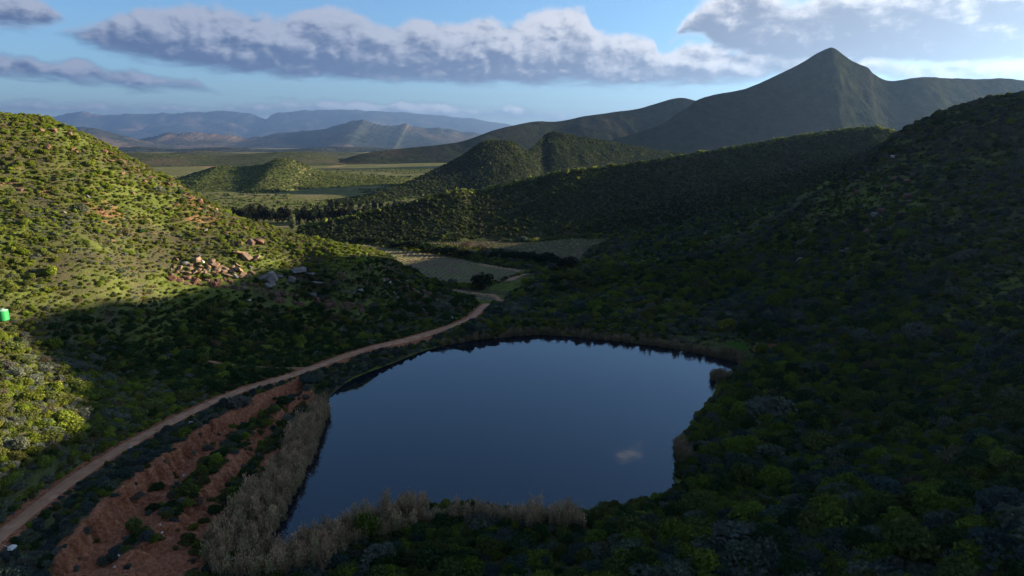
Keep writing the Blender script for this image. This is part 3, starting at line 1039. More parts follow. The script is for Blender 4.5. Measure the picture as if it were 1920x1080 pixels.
def reed_mesh(name, seed, n, h0, h1, rad, lean):
    r = np.random.default_rng(seed)
    b = MB()
    for i in range(n):
        a, q = r.uniform(0, 6.28), rad * math.sqrt(r.uniform())
        x, y = q * math.cos(a), q * math.sin(a)
        h = r.uniform(h0, h1)
        la, lq = r.uniform(0, 6.28), lean * r.uniform(0, 1) * h
        w = r.uniform(0.012, 0.028)
        ta = r.uniform(0, 3.14)
        tx, ty = math.cos(ta) * w, math.sin(ta) * w
        mx, my = x + lq * 0.35 * math.cos(la), y + lq * 0.35 * math.sin(la)
        ex, ey = x + lq * math.cos(la), y + lq * math.sin(la)
        v = [(x - tx, y - ty, -0.3), (x + tx, y + ty, -0.3), (mx + tx, my + ty, h * 0.6), (mx - tx, my - ty, h * 0.6), (ex, ey, h)]
        b.add(v, [[0, 1, 2, 3], [3, 2, 4]], [r.uniform(0.1, 0.5)] * 5)
        for k in range(2):          # hanging leaves
            z = h * r.uniform(0.35, 0.85)
            a2 = r.uniform(0, 6.28)
            l2 = r.uniform(0.25, 0.5)
            ox, oy = x + (ex - x) * z / h, y + (ey - y) * z / h
            b.add([(ox, oy, z), (ox + 0.5 * l2 * math.cos(a2) + 0.025, oy + 0.5 * l2 * math.sin(a2), z + 0.12), (ox + l2 * math.cos(a2), oy + l2 * math.sin(a2), z - 0.08)],
                  [[0, 1, 2]], [r.uniform(0.0, 0.6)] * 3)
        if r.uniform() < 0.6:       # seed plume
            pw, ph = 0.05, r.uniform(0.22, 0.38)
            for k in range(2):
                ta = r.uniform(0, 3.14)
                tx, ty = math.cos(ta) * pw, math.sin(ta) * pw
                b.add([(ex, ey, h - 0.06), (ex + tx, ey + ty, h + ph * 0.4), (ex + 0.06 * math.cos(la), ey + 0.06 * math.sin(la), h + ph), (ex - tx, ey - ty, h + ph * 0.35)],
                      [[0, 1, 2, 3]], [r.uniform(0.8, 1.0)] * 4)
    return b.mesh(name, M_LEAF)


REED = [reed_mesh('reed_clump_a', 21, 34, 1.7, 2.7, 0.5, 0.12), reed_mesh('reed_clump_b', 22, 30, 1.4, 2.4, 0.5, 0.18), reed_mesh('reed_clump_c', 23, 24, 1.0, 1.9, 0.5, 0.25)]


# ------------------------------------------------------------------ scattering
def scatter_object(name, pts, rots, scls, idxs, tints, protos, kind='stuff', parent=None):
    """one object of many plants, set out with geometry nodes on a cloud of points"""
    pc = bpy.data.collections.new(name + '_shapes')
    for i, me in enumerate(protos):
        po = bpy.data.objects.new('%02d_%s' % (i, me.name), me)
        pc.objects.link(po)
    me = bpy.data.meshes.new(name)
    n = len(pts)
    me.vertices.add(n)
    me.vertices.foreach_set('co', np.asarray(pts, np.float32).ravel())
    for nm, typ, prop, arr in (('rot', 'FLOAT_VECTOR', 'vector', rots), ('scl', 'FLOAT_VECTOR', 'vector', scls), ('idx', 'INT', 'value', idxs), ('tint', 'FLOAT_COLOR', 'color', tints)):
        a = me.attributes.new(nm, typ, 'POINT')
        arr = np.asarray(arr, np.int32 if typ == 'INT' else np.float32)
        if typ == 'FLOAT_COLOR':
            arr = np.column_stack([arr, np.ones(n)]).astype(np.float32)
        a.data.foreach_set(prop, arr.ravel())
    me.update()
    o = bpy.data.objects.new(name, me)
    COL.objects.link(o)
    ng = bpy.data.node_groups.new(name, 'GeometryNodeTree')
    ng.interface.new_socket('Geometry', in_out='INPUT', socket_type='NodeSocketGeometry')
    ng.interface.new_socket('Geometry', in_out='OUTPUT', socket_type='NodeSocketGeometry')
    N = ng.nodes
    gi, go = N.new('NodeGroupInput'), N.new('NodeGroupOutput')
    ci = N.new('GeometryNodeCollectionInfo')
    ci.inputs['Collection'].default_value = pc
    ci.inputs['Separate Children'].default_value = True
    ci.inputs['Reset Children'].default_value = True
    ip = N.new('GeometryNodeInstanceOnPoints')
    ip.inputs['Pick Instance'].default_value = True

    def named(nm, dt):
        x = N.new('GeometryNodeInputNamedAttribute')
        x.data_type = dt
        x.inputs['Name'].default_value = nm
        return next(s for s in x.outputs if s.enabled and s.name == 'Attribute')
    L = ng.links.new
    L(gi.outputs[0], ip.inputs['Points'])
    L(ci.outputs[0], ip.inputs['Instance'])
    L(named('idx', 'INT'), ip.inputs['Instance Index'])
    er = N.new('FunctionNodeEulerToRotation')
    L(named('rot', 'FLOAT_VECTOR'), er.inputs[0])
    L(er.outputs[0], ip.inputs['Rotation'])
    L(named('scl', 'FLOAT_VECTOR'), ip.inputs['Scale'])
    L(ip.outputs[0], go.inputs[0])
    md = o.modifiers.new('set_out', 'NODES')
    md.node_group = ng
    if parent:
        o.parent = parent
    o['kind'] = kind
    return o


SPECIES = np.array([[0.120, 0.130, 0.098],    # 0 grey-green
                    [0.092, 0.105, 0.030],    # 1 olive
                    [0.138, 0.168, 0.026],    # 2 bright yellow-green
                    [0.034, 0.062, 0.022],    # 3 dark green
                    [0.135, 0.108, 0.062],    # 4 dry brown
                    [0.060, 0.085, 0.072]])   # 5 blue-grey


def in_view(P, margin=1.12, zoff=0.0):
    cp, sp = math.cos(PITCH), math.sin(PITCH)
    y = P[:, 1]
    z = P[:, 2] + zoff - CAM_H
    dep = y * cp - z * sp
    up = y * sp + z * cp
    u = P[:, 0] / np.maximum(dep, 1e-3) * FOC
    v = up / np.maximum(dep, 1e-3) * FOC
    return (dep > 2) & (np.abs(u) < 960 * margin) & (np.abs(v) < 540 * margin), 960 + u, 540 - v


def field_mask(x, y):
    return inside(x, y, FIELD_A) | inside(x, y, FIELD_B) | inside(x, y, FIELD_C)


OPEN = [on(x, y, -4)[:2] for x, y in [(838, 530), (900, 536), (1000, 512), (1004, 500), (960, 486), (985, 486), (1010, 505), (1000, 530), (960, 548), (944, 560), (950, 590), (930, 600), (912, 590), (860, 585)]]


def clear_spot(px, py, r):
    d = Vector(pix_dir(px, py)).normalized()
    h = NEAR_BVH.ray_cast(Vector((0, 0, CAM_H)), d)[0]
    return (h.x, h.y, r)


# rock faces and boulders where nothing tall grows
CLEAR = [clear_spot(x, y, 0.8) for x, y in [(325, 506), (340, 506), (355, 506), (370, 506), (388, 508), (405, 508), (420, 512), (435, 514), (450, 514), (468, 512), (482, 510),
                                            (330, 524), (350, 529), (375, 533), (400, 535), (425, 537), (450, 540), (475, 546), (495, 552), (520, 558), (545, 564), (570, 568), (600, 572), (630, 576), (660, 582),
                                            (510, 530), (545, 535), (556, 518), (598, 542), (452, 482), (490, 462), (0, 352), (20, 350), (40, 356), (800, 556), (830, 566), (860, 580)]]


def near_scatter():
    P_, R_, T_, I_, K_ = [], [], [], [], []
    r = np.random.default_rng(5)
    for step, y0, y1, x0, x1 in ((0.72, 34, 130, -150, 150), (0.8, 130, 262, -200, 215), (1.7, 262, 480, -190, 230)):
        xs, ys = np.meshgrid(np.arange(x0, x1, step), np.arange(y0, y1, step))
        x = (xs + r.uniform(-0.55, 0.55, xs.shape) * step).ravel()
        y = (ys + r.uniform(-0.55, 0.55, xs.shape) * step).ravel()
        k = (np.abs(x) < 1.05 * y + 45)
        x, y = x[k], y[k]
        z, I = height(x, y)
        P = np.column_stack([x, y, z])
        ok, u, v = in_view(P, 1.34)
        ok &= (I['road'] > 1.9) & (I['pond'] > 0.6) & (I['side'] > 1.0) & ~field_mask(x, y) & ~inside(x, y, LUSH) & ~inside(x, y, OPEN)
        rs = np.interp(y, ROAD[:, 1], ROAD[:, 0])
        left = (x < rs) & (y < 262)
        right_ = x > np.interp(y, [40, 66, 95, 152, 182, 240, 300, 400], [-2, 10, 24, 55, 60, 38, 45, 80])
        n1 = fbm(x, y, 22, 3, 201)
        n2 = fbm(x, y, 7, 3, 202)
        n3 = fbm(x, y, 45, 2, 203)
        rad = r.lognormal(0, 0.38, len(x)) * 0.80
        keep = r.uniform(size=len(x)) < 0.97
        # left hill: low shrubs, thinner on the stony upper slope
        lr = 0.62 + 0.38 * S(22, 6, z) + 0.15 * n2
        rad = np.where(left, rad * lr * 0.98, rad)
        keep &= ~(left & (z > 20) & (n2 < -0.62))
        # right hill: bigger bushes low down
        rad = np.where(right_, rad * (1.02 + 0.40 * n1 + 0.30 * S(28, 4, z)) * np.where(z > 30, 0.85, 1.0), rad)
        thin = np.where(right_, 0.60, 1.0)
        # bank below the pond: tall bushes
        nb = (y < 80) & ~left & (x > -22)
        rad = np.where(nb, rad * 1.3, rad)
        thin = np.where(nb, 0.5, thin)
        # valley floor
        vf = ~left & ~right_ & ~nb
        rad = np.where(vf & (y > 170), rad * 1.35, rad)
        # eroded bank: only islands of shrubs
        isl = (I['q'] < 0.25) | ((I['q'] > 0.45) & (I['q'] < 0.60) & (n2 > -0.2)) | ((I['q'] > 0.68) & (n2 > 0.0)) | (r.uniform(size=len(x)) < 0.06)
        ero = I['ero'] > 0.35
        keep &= ~ero | isl
        rad = np.where(ero, rad * 0.85, rad)
        # dam wall
        dm = (I['dam'] < 7) & (I['pond'] > 0)
        rad = np.where(dm, rad * 0.6, rad)
        keep &= (I['dam'] > 0.8) | (r.uniform(size=len(x)) < 0.35)
        roadside = (I['road'] < 4.5)
        rad = np.where(roadside, np.minimum(rad * 0.9, (I['road'] - 1.4) * 0.9), rad)
        rad = np.where(I['pond'] < 2.5, np.minimum(rad, 1.1), rad)
        dc = np.hypot((x - CUT[0]) / 3.2, (y - CUT[1]) / 2.6)
        keep &= dc > 0.95
        keep &= ~((y > 138) & (x > 38) & (x < 66) & (I['pond'] < 3.2))
        keep &= r.uniform(size=len(x)) < thin
        keep &= rad > 0.16
        for bx, by, br in CLEAR:
            keep &= np.hypot(x - bx, y - by) > br + rad * 0.6
        ok &= keep
        # species by patch
        sp = np.full(len(x), 1)
        u1 = r.uniform(size=len(x))
        lw = np.array([0.06, 0.36, 0.44, 0.03, 0.07, 0.0])
        rw = np.array([0.16, 0.30, 0.17, 0.24, 0.03, 0.10])
        grey = S(0.0, 0.35, n1)
        bright = S(0.05, 0.4, n3 + 0.4 * n2)
        W = np.where(left[:, None], lw, rw) * np.ones((len(x), 6))
        W[:, 0] += np.where(left & (z > 12), 0.25, 0.8) * grey
        W[:, 5] += np.where(left, 0.0, 0.35 * grey)
        W[:, 2] += np.where(left, 0.5, 0.4) * bright
        low_left = left & (z < 14)
        W[:, 0] += np.where(low_left & (y < 125), 0.35, 0.0)
        strip = (~left) & (I['road'] < 9) & (y < 190)
        W[:, 0] += np.where(strip, 0.7, 0)
        W[:, 5] += np.where(strip, 0.8, 0)
        W[:, 3] += np.where(left & (z < 17) & (y > 120) & (x > -92), 1.5, 0)  # darker bushes on the shaded low left slope, also deepening its shade
        W[:, 2] *= np.where(left & (z < 17) & (y > 125), 0.5, 1.0)
        W /= W.sum(1, keepdims=True)
        cs = np.cumsum(W, 1)
        sp = (u1[:, None] > cs).sum(1).clip(0, 5)
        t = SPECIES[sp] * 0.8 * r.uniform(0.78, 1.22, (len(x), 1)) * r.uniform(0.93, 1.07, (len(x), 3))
        t *= np.where(right_ | nb, 1.0, np.where(left, 1.75 - 0.3 * S(17, 12, z) * S(112, 126, y), 1.25))[:, None] * np.where((right_ | nb)[:, None], np.array([[0.88, 1.0, 0.98]]), 1.0)  # light in the tint: sunlit left hill brighter, shaded foot and right hill dimmer
        idx = np.where(sp == 0, r.choice([0, 1, 3, 4], len(x)), r.choice([0, 1, 2, 2, 1], len(x)))
        idx = np.where((sp == 4), 4, idx)
        idx = np.where(rad < 0.4, r.choice([3, 4, 0], len(x)), idx)
        P[:, 2] -= 0.06
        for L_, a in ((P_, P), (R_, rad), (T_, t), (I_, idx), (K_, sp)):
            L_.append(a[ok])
    return [np.concatenate(a) for a in (P_, R_, T_, I_, K_)]


SP, SR, ST, SI, SK = near_scatter()

# the bushes that show largest become individual shrubs
vis, su, sv = in_view(SP, 1.0)
cam_v = Vector((0, 0, CAM_H))
dist = np.linalg.norm(SP - np.array([0, 0, CAM_H]), axis=1)
score = np.where(vis & (su > 4) & (su < 1916) & (sv < 1074), SR / dist, 0)
order = np.argsort(-score)
single = np.zeros(len(SP), bool)
single[order[:290]] = True

KIND_NAME = ['grey_shrub', 'olive_shrub', 'bright_shrub', 'dark_shrub', 'dry_shrub', 'blue_grey_shrub']
KIND_WORD = ['pale grey-green rounded shrub', 'olive green bushy shrub', 'bright yellow-green leafy shrub', 'dark green dense shrub', 'dry brown twiggy shrub', 'dull blue-grey rounded shrub']


def place_word(x, y, u, v):
    """where a bush stands, by landmarks"""
    if x < 12 and y < 84 and u < 1100:
        return 'behind the near reeds', 'near reeds'
    if u < 560:
        return 'beside the dirt track', 'dirt track'
    if v > 930 and u < 1420:
        return 'by the near pond corner', 'near right pond corner'
    if u < 1440 and v < 930:
        return 'on the right pond shore', 'right shore'
    if v < 640:
        return 'high on the right hill', 'high right hill'
    if v < 800:
        return ('at mid height by the right frame edge', 'mid right frame edge') if u > 1760 else ('halfway up the right hill', 'mid right hill')
    return ('in the lower right frame corner', 'lower right corner') if u > 1760 else ('low on the right hill', 'low right hill')


KIND_SHORT = ['pale grey-green shrub', 'olive shrub', 'bright yellow-green shrub', 'dark green shrub', 'dry brown shrub', 'blue-grey shrub']
sidx = np.where(single)[0]
med = np.median(SR[sidx])
for j in sidx:
    nm = KIND_NAME[SK[j]]
    x, y, z = SP[j]
    e = empty(nm, (x, y, z), random.uniform(0, 6.28), 1.0)
    s_ = float(SR[j])
    w_, g_ = place_word(x, y, su[j], sv[j])
    du, dv = su[sidx] - su[j], sv[sidx] - sv[j]
    dd_ = np.where((SK[sidx] == SK[j]) | (sidx == j), 1e9, np.hypot(du, dv))
    k = int(np.argmin(dd_))
    rel = ('left of a ' if du[k] > 0 else 'right of a ') if abs(du[k]) > abs(dv[k]) else ('behind a ' if dv[k] > 0 else 'in front of a ')
    size = 'broad ' if s_ > med * 1.25 else ('small ' if s_ < med * 0.8 else '')
    ok_near = dd_[k] < 130
    near_word = KIND_SHORT[SK[sidx[k]]].replace(' shrub', ' one').replace('bright ', '').replace('pale ', '')
    lab = size + KIND_SHORT[SK[j]] + ' ' + ((rel + near_word + ' ') if ok_near else 'standing apart ') + w_
    if len(lab.replace('-', ' ').split()) > 15:
        lab = lab.replace('small ', '').replace('broad ', '')
    if len(lab.replace('-', ' ').split()) > 15:
        lab = lab.replace('grey-green', 'grey').replace('yellow-green', 'yellowish')
    if len(lab.replace('-', ' ').split()) > 15:
        lab = KIND_SHORT[SK[j]] + ' standing among others ' + w_
    tag(e, lab.replace('a olive', 'an olive'), 'shrub', KIND_SHORT[SK[j]] + 's, ' + g_)
    e.scale = (s_, s_, s_ * random.uniform(0.65, 1.05))
    f = bpy.data.objects.new('foliage', SHRUB[int(SI[j])])
    COL.objects.link(f)
    f.parent = e
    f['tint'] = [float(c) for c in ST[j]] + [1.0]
    f = bpy.data.objects.new('stem', STEM[j % 3])
    COL.objects.link(f)
    f.parent = e

rest = ~single
n = rest.sum()
pts = [SP[rest]]
rots = [np.column_stack([RNG.normal(0, 0.12, n), RNG.normal(0, 0.12, n), RNG.uniform(0, 6.28, n)])]
scl = [SR[rest][:, None] * np.column_stack([np.ones(n), np.ones(n), RNG.uniform(0.55, 1.05, n)])]
idx_ = [SI[rest]]
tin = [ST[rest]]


def loft_scatter(name, n, rad, tints, w, r, u_lo=0.0, u_hi=1.0, tlo=0.0, thi=1.0, dens=None):
    V, nf = LOFTS[name]
    nu, nt = V.shape[:2]
    A = V[:-1, :-1]
    e1, e2 = V[1:, :-1] - A, V[:-1, 1:] - A
    area = np.linalg.norm(np.cross(e1, e2), axis=2)
    rows = np.arange(nu - 1)[:, None] / nf
    cols = np.arange(nt - 1)[None] / nt
    area = area * ((rows >= u_lo) & (rows <= u_hi)) * ((cols >= tlo) & (cols <= thi))
    pr = area.ravel() / area.sum()
    c = r.choice(pr.size, n, p=pr)
    i, j = np.unravel_index(c, area.shape)
    a, b = r.uniform(size=(n, 1)), r.uniform(size=(n, 1))
    P = V[i, j] + (V[i + 1, j] - V[i, j]) * a + (V[i, j + 1] - V[i, j]) * b
    ok = in_view(P, 1.04)[0]
    P = P[ok]
    n = len(P)
    rd = rad * r.lognormal(0, 0.3, n)
    k = r.choice(len(tints), n, p=w)
    n1 = fbm(P[:, 0], P[:, 1], 40, 3, 301)
    t = np.array(tints)[k] * r.uniform(0.75, 1.25, (n, 1)) * (1 + 0.25 * n1[:, None])
    P[:, 2] -= 0.1
    pts.append(P)
    rots.append(np.column_stack([np.zeros((n, 2)), r.uniform(0, 6.28, n)]))
    scl.append(rd[:, None] * np.column_stack([np.ones(n), np.ones(n), r.uniform(0.7, 1.25, n)]))
    idx_.append(r.integers(5, 7, n))
    tin.append(t)


rr_ = np.random.default_rng(77)
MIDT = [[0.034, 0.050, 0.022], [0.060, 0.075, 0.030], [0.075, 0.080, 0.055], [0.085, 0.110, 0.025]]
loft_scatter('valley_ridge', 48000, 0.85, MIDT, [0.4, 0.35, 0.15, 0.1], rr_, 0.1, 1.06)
loft_scatter('valley_ridge', 6500, 1.45, [[0.15, 0.175, 0.045], [0.20, 0.23, 0.05]], [0.5, 0.5], rr_, 0.965, 1.06)  # crest scrub tinted brighter to draw the sunlit rim
LITT = [[0.11, 0.14, 0.04], [0.16, 0.20, 0.055], [0.06, 0.085, 0.035], [0.17, 0.17, 0.09]]  # low sunlight put into the scrub tints of hillock and plain
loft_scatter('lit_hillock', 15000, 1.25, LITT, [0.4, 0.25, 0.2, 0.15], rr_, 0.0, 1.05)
loft_scatter('knoll_ridge', 16000, 1.3, MIDT, [0.35, 0.35, 0.15, 0.15], rr_, 0.2, 1.05)
# scrub dotted over the plain
n = 16000
x = rr_.uniform(-700, 300, n)
y = rr_.uniform(640, 1900, n)
k = (np.abs(x) < 0.75 * y) & (fbm(x, y, 120, 3, 311) > -0.25)
x, y = x[k], y[k]
z = -15 - 0.0025 * (y - 500) + 4.0 * fbm(x, y, 260, 4, 91) * S(500, 900, y)
n = len(x)
pts.append(np.column_stack([x, y, z]))
rots.append(np.column_stack([np.zeros((n, 2)), rr_.uniform(0, 6.28, n)]))
scl.append((1.9 * rr_.lognormal(0, 0.35, n))[:, None] * np.array([[1, 1, 0.8]]))
idx_.append(rr_.integers(5, 7, n))
tin.append(np.array(LITT)[rr_.choice(4, n, p=[0.4, 0.25, 0.2, 0.15])] * rr_.uniform(0.75, 1.2, (n, 1)))

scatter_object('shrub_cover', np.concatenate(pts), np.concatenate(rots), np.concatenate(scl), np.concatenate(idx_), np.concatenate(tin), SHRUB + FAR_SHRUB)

# reeds round the pond
r = np.random.default_rng(9)
xs = r.uniform(-45, 75, 90000)
ys = r.uniform(44, 192, 90000)
z, I = height(xs, ys)
dp, q = I['pond'], I['q']
cl = fbm(xs, ys, 6, 3, 401)
leftb = (xs < -12) & (ys < 124) & (I['sgn'] < 0)
wl = np.interp(ys, [44, 70, 100, 118, 126], [6.5, 5.6, 4.2, 2.8, 0.8])
m_left = leftb & (dp > -1.1 + 0.5 * cl) & (dp < wl + 1.2 * cl)
m_bot = (ys < 84) & (xs > -24) & (xs < 9 + 3 * cl) & (dp > -1.0 + 0.6 * cl) & (dp < 5.4 + 2.5 * cl)
m_far = (ys > 150) & (xs > -18) & (dp > -0.4) & (dp < 0.8 + 2.0 * cl)
rc = on(1348, 712, 0)
m_rt = (np.hypot((xs - rc[0]) / 1.6, (ys - rc[1]) / 2.4) < 1)
rc = on(1278, 850, 0)
m_rt |= (np.hypot((xs - rc[0]) / 0.8, (ys - rc[1]) / 4) < 1)
m = (m_left | m_bot | m_far | m_rt) & (np.where(m_far, 0.45, np.where(m_rt, 1.0, 0.42)) > r.uniform(size=len(xs)) * (1.0))
xs, ys, z = xs[m], ys[m], np.maximum(z[m], -0.1)
n = len(xs)
far_ = (m_far | m_rt)[m]
sc_ = np.where(far_, 0.62, 1.0) * r.lognormal(0, 0.2, n) * (1.02 + 0.3 * cl[m])
tb = np.where(r.uniform(size=(n, 1)) < 0.75, np.array([[0.40, 0.29, 0.175]]), np.array([[0.30, 0.25, 0.135]])) * r.uniform(0.7, 1.2, (n, 1))
tb = np.where(far_[:, None], tb * 0.62, tb)
ro = scatter_object('reeds', np.column_stack([xs, ys, z]), np.column_stack([r.normal(0, 0.05, (n, 2)), r.uniform(0, 6.28, n)]), np.column_stack([np.ones(n), np.ones(n), sc_]),
                    r.integers(0, 3, n), tb, REED)
print('shrubs', len(SP), 'cover', sum(len(p) for p in pts), 'reed clumps', n)
#OBJ
# ------------------------------------------------------------------ rocks


def rock_mesh(name, seed, mat, sx=1.0, sy=1.0, sz=0.7, n=16, rough=0.0):
    """an angular boulder: hull of random points, split once and roughened so that facets break up"""
    r = random.Random(seed)
    bm = bmesh.new()
    for i in range(n):
        v = Vector((r.gauss(0, 1), r.gauss(0, 1), r.gauss(0, 1))).normalized()
        k = r.uniform(0.82, 1.1)
        p = Vector((max(-0.8, min(0.8, v.x * k)), max(-0.8, min(0.8, v.y * k)), max(-0.75, min(0.75, v.z * k))))
        bm.verts.new((p.x * sx, p.y * sy, p.z * sz))
    bmesh.ops.convex_hull(bm, input=bm.verts)
    for v in [v for v in bm.verts if not v.link_faces]:
        bm.verts.remove(v)
    bmesh.ops.bevel(bm, geom=list(bm.edges), offset=0.05, segments=1, affect='EDGES', profile=0.5)
    bmesh.ops.triangulate(bm, faces=bm.faces)
    if rough:
        for v in bm.verts:
            v.co += v.co.normalized() * r.uniform(-rough, rough)
    bmesh.ops.recalc_face_normals(bm, faces=bm.faces)
    me = bpy.data.meshes.new(name)
    bm.to_mesh(me)
    bm.free()
    me.materials.append(mat)
    return me


def ground_hit(px, py):
    d = Vector(pix_dir(px, py)).normalized()
    h = NEAR_BVH.ray_cast(Vector((0, 0, CAM_H)), d)
    return h[0], h[1]


TAN = [rock_mesh('tan_boulder', 100 + i, M_ROCK_TAN, 1.0, random.uniform(0.7, 1.0), random.uniform(0.5, 0.85), 15, 0.03) for i in range(6)]
GREY = [rock_mesh('grey_boulder', 120 + i, M_ROCK_GREY, 1.0, random.uniform(0.75, 1.0), random.uniform(0.5, 0.8), 16, 0.03) for i in range(4)]
RUST = [rock_mesh('rust_boulder', 140 + i, M_ROCK_DARK, 1.0, random.uniform(0.7, 1.0), random.uniform(0.45, 0.8), 15, 0.03) for i in range(5)]
SLAB = [rock_mesh('grey_slab', 160 + i, M_ROCK_GREY, 1.3, 0.9, 0.24, 16, 0.02) for i in range(3)]
TANSLAB = [rock_mesh('tan_slab', 170 + i, M_ROCK_TAN, 1.3, 0.9, 0.3, 16, 0.02) for i in range(3)]
PALE = [rock_mesh('pale_stone', 180 + i, M_ROCK_WHITE, 1.0, 0.8, 0.55, 14, 0.03) for i in range(2)]


def put_rock(name, me, px, py, width_px, label, group=None, rz=None, tilt=0.25, sink=0.3, cat='rock', zs=1.0, stem=None):
    loc, nrm = ground_hit(px, py)
    if loc is None:
        return None
    dd = (loc - Vector((0, 0, CAM_H))).length
    s = width_px / FOC * dd / 2 / 0.8
    o = bpy.data.objects.new(name, me)
    COL.objects.link(o)
    o.location = loc + Vector((0, 0, s * me.dimensions_z * (0.5 - sink) if hasattr(me, 'dimensions_z') else s * (0.45 - sink)))
    o.rotation_euler = (random.uniform(-tilt, tilt), random.uniform(-tilt, tilt), random.uniform(0, 6.28) if rz is None else rz)
    o.scale = (s, s, s * zs)
    return tag(o, label, cat, group)


# the sunlit boulder pile on the ledge of the left hill
rr = random.Random(4)
pile = [(318, 506, 13), (326, 499, 12), (336, 502, 15), (348, 493, 18), (341, 508, 12), (357, 503, 14), (352, 511, 12), (364, 509, 13), (366, 488, 20), (374, 497, 14), (380, 489, 13), (372, 505, 15), (384, 506, 12),
        (391, 500, 16), (388, 512, 13), (396, 492, 19), (403, 497, 18), (400, 510, 13), (408, 505, 15), (406, 514, 12), (414, 500, 14), (419, 509, 16), (428, 515, 15), (436, 508, 13), (440, 517, 14),
        (436, 500, 17), (447, 506, 26), (456, 514, 16), (452, 518, 14), (466, 516, 15), (474, 510, 13), (470, 500, 15), (482, 505, 13), (377, 511, 11), (332, 509, 11), (360, 496, 11), (425, 503, 12), (445, 494, 14)]
PILE_GROUP = 'boulders heaped on the ledge of the left hill'
for i, (x, y, w) in enumerate(pile):
    if i == 8:
        lab = 'largest orange-tan block at the top of the sunlit boulder heap'
    elif i == 15:
        lab = 'big tan boulder at the middle of the sunlit heap on the left hill'
    elif i == 26:
        lab = 'broad pale tan slab at the right end of the sunlit boulder heap'
    elif i == 10:
        lab = 'cream white boulder beside the orange block in the sunlit heap'
    elif x < 345:
        lab = 'small tan boulder at the left end of the sunlit heap on the ledge'
    elif x < 412 and y > 501:
        lab = 'small tan boulder on the lower edge of the sunlit heap above the cliff'
    elif x < 412:
        lab = 'small tan boulder in the upper left of the sunlit heap'
    elif y > 507:
        lab = 'small tan boulder low in the right half of the sunlit heap'
    else:
        lab = 'small tan boulder high in the right half of the sunlit heap'
    me = TANSLAB[0] if i == 26 else (PALE[0] if i == 10 else (TANSLAB[i % 3] if i % 5 == 2 else (GREY[i % 4] if i % 7 == 3 else TAN[i % 6])))
    put_rock('boulder', me, x, y + 2, w * rr.uniform(0.65, 1.05), lab, PILE_GROUP, tilt=0.5, sink=0.28)
for (x, y, w, me, lab) in [(448, 478, 22, TANSLAB[1], 'tan slab lying uphill of the boulder heap'), (462, 484, 20, TAN[2], 'rust coloured block beside the slab uphill of the heap'),
                           (480, 487, 18, TANSLAB[2], 'flat rusty slab at the upper right of the boulder heap'), (486, 456, 24, RUST[0], 'dark rust block standing alone above the boulder heap'),
                           (470, 459, 18, RUST[1], 'dark low rock beside the lone rust block above the heap'), (450, 460, 16, RUST[2], 'dark rock half hidden in scrub above the heap')]:
    put_rock('boulder', me, x, y, w, lab, PILE_GROUP, sink=0.15)
for (x, y, w, me, lab, zs) in [(510, 526, 30, GREY[0], 'largest grey boulder at the right end of the cliff ledge', 1.0), (493, 524, 22, GREY[1], 'grey boulder leaning on the left of the largest grey boulder', 1.0),
                               (505, 538, 20, GREY[2], 'grey block under the largest grey boulder', 1.0), (546, 528, 20, GREY[3], 'pale tilted grey block right of the largest grey boulder', 1.1),
                               (556, 513, 28, SLAB[0], 'broad flat grey slab above the tilted block on the nose of the hill', 1.0), (582, 518, 20, SLAB[1], 'small grey slab right of the broad flat slab', 1.0),
                               (596, 536, 28, SLAB[2], 'pale thin slab jutting out right of the ledge', 0.7), (525, 520, 14, GREY[1], 'small grey stone behind the largest grey boulder', 1.0),
                               (588, 555, 14, GREY[2], 'grey stone under the jutting slab', 1.0), (468, 565, 9, PALE[1], 'small white stone in the shade below the cliff', 1.0)]:
    put_rock('boulder', me, x, y, w, lab, 'grey boulders right of the heap', sink=0.1, zs=zs)

# the low cliff under the ledge, built of broken blocks
BLOCK = []
for i in range(6):
    BLOCK.append(rock_mesh('cliff_block', 200 + i, M_ROCK_DARK, 1.0, 0.9, 0.75, 22, 0.04))


def cliff(name, line, layers, step, width, hgt, label):
    pts3 = []
    for a, b in zip(line[:-1], line[1:]):
        k = max(1, int(abs(b[0] - a[0]) / step))
        for i in range(k):
            pts3.append((a[0] + (b[0] - a[0]) * i / k, a[1] + (b[1] - a[1]) * i / k))
    p0, _ = ground_hit(*line[len(line) // 2])
    root = empty(name, p0)
    tag(root, label, 'cliff')
    for (x, y) in pts3:
        for l in range(layers):
            loc, nrm = ground_hit(x + rr.uniform(-2, 2), y + l * step * 0.8 + rr.uniform(-2, 2))
            if loc is None:
                continue
            if rr.random() < 0.22:
                continue
            w = width * rr.uniform(0.5, 1.3)
            o = bpy.data.objects.new('block', BLOCK[rr.randrange(6)])
            COL.objects.link(o)
            o.parent = root
            o.location = loc - root.location + Vector((0, 0.4, hgt * 0.02))
            o.scale = (w, w * 0.8, hgt * rr.uniform(0.45, 1.15))
            o.rotation_euler = (rr.uniform(-0.12, 0.12), rr.uniform(-0.12, 0.12), rr.uniform(-0.5, 0.5))
    return root


cliff('cliff_face', [(318, 516), (360, 524), (430, 529), (490, 540)], 2, 11, 1.35, 1.6, 'dark rust cliff of broken blocks under the sunlit boulder heap')
cliff('cliff_face', [(492, 548), (540, 556), (600, 564), (650, 572), (690, 578)], 2, 12, 1.25, 1.8, 'red-brown cliff band with upright cracks below the grey boulders')
cliff('rock_ledge', [(790, 548), (820, 555), (850, 566), (872, 582)], 2, 12, 1.2, 1.3, 'dark rock ledge at the tip of the left hill above the track')
cliff('rock_ledge', [(-10, 348), (12, 343), (34, 348), (46, 356)], 2, 9, 1.0, 0.9, 'rust red rock ledge high on the left hill at the frame edge')

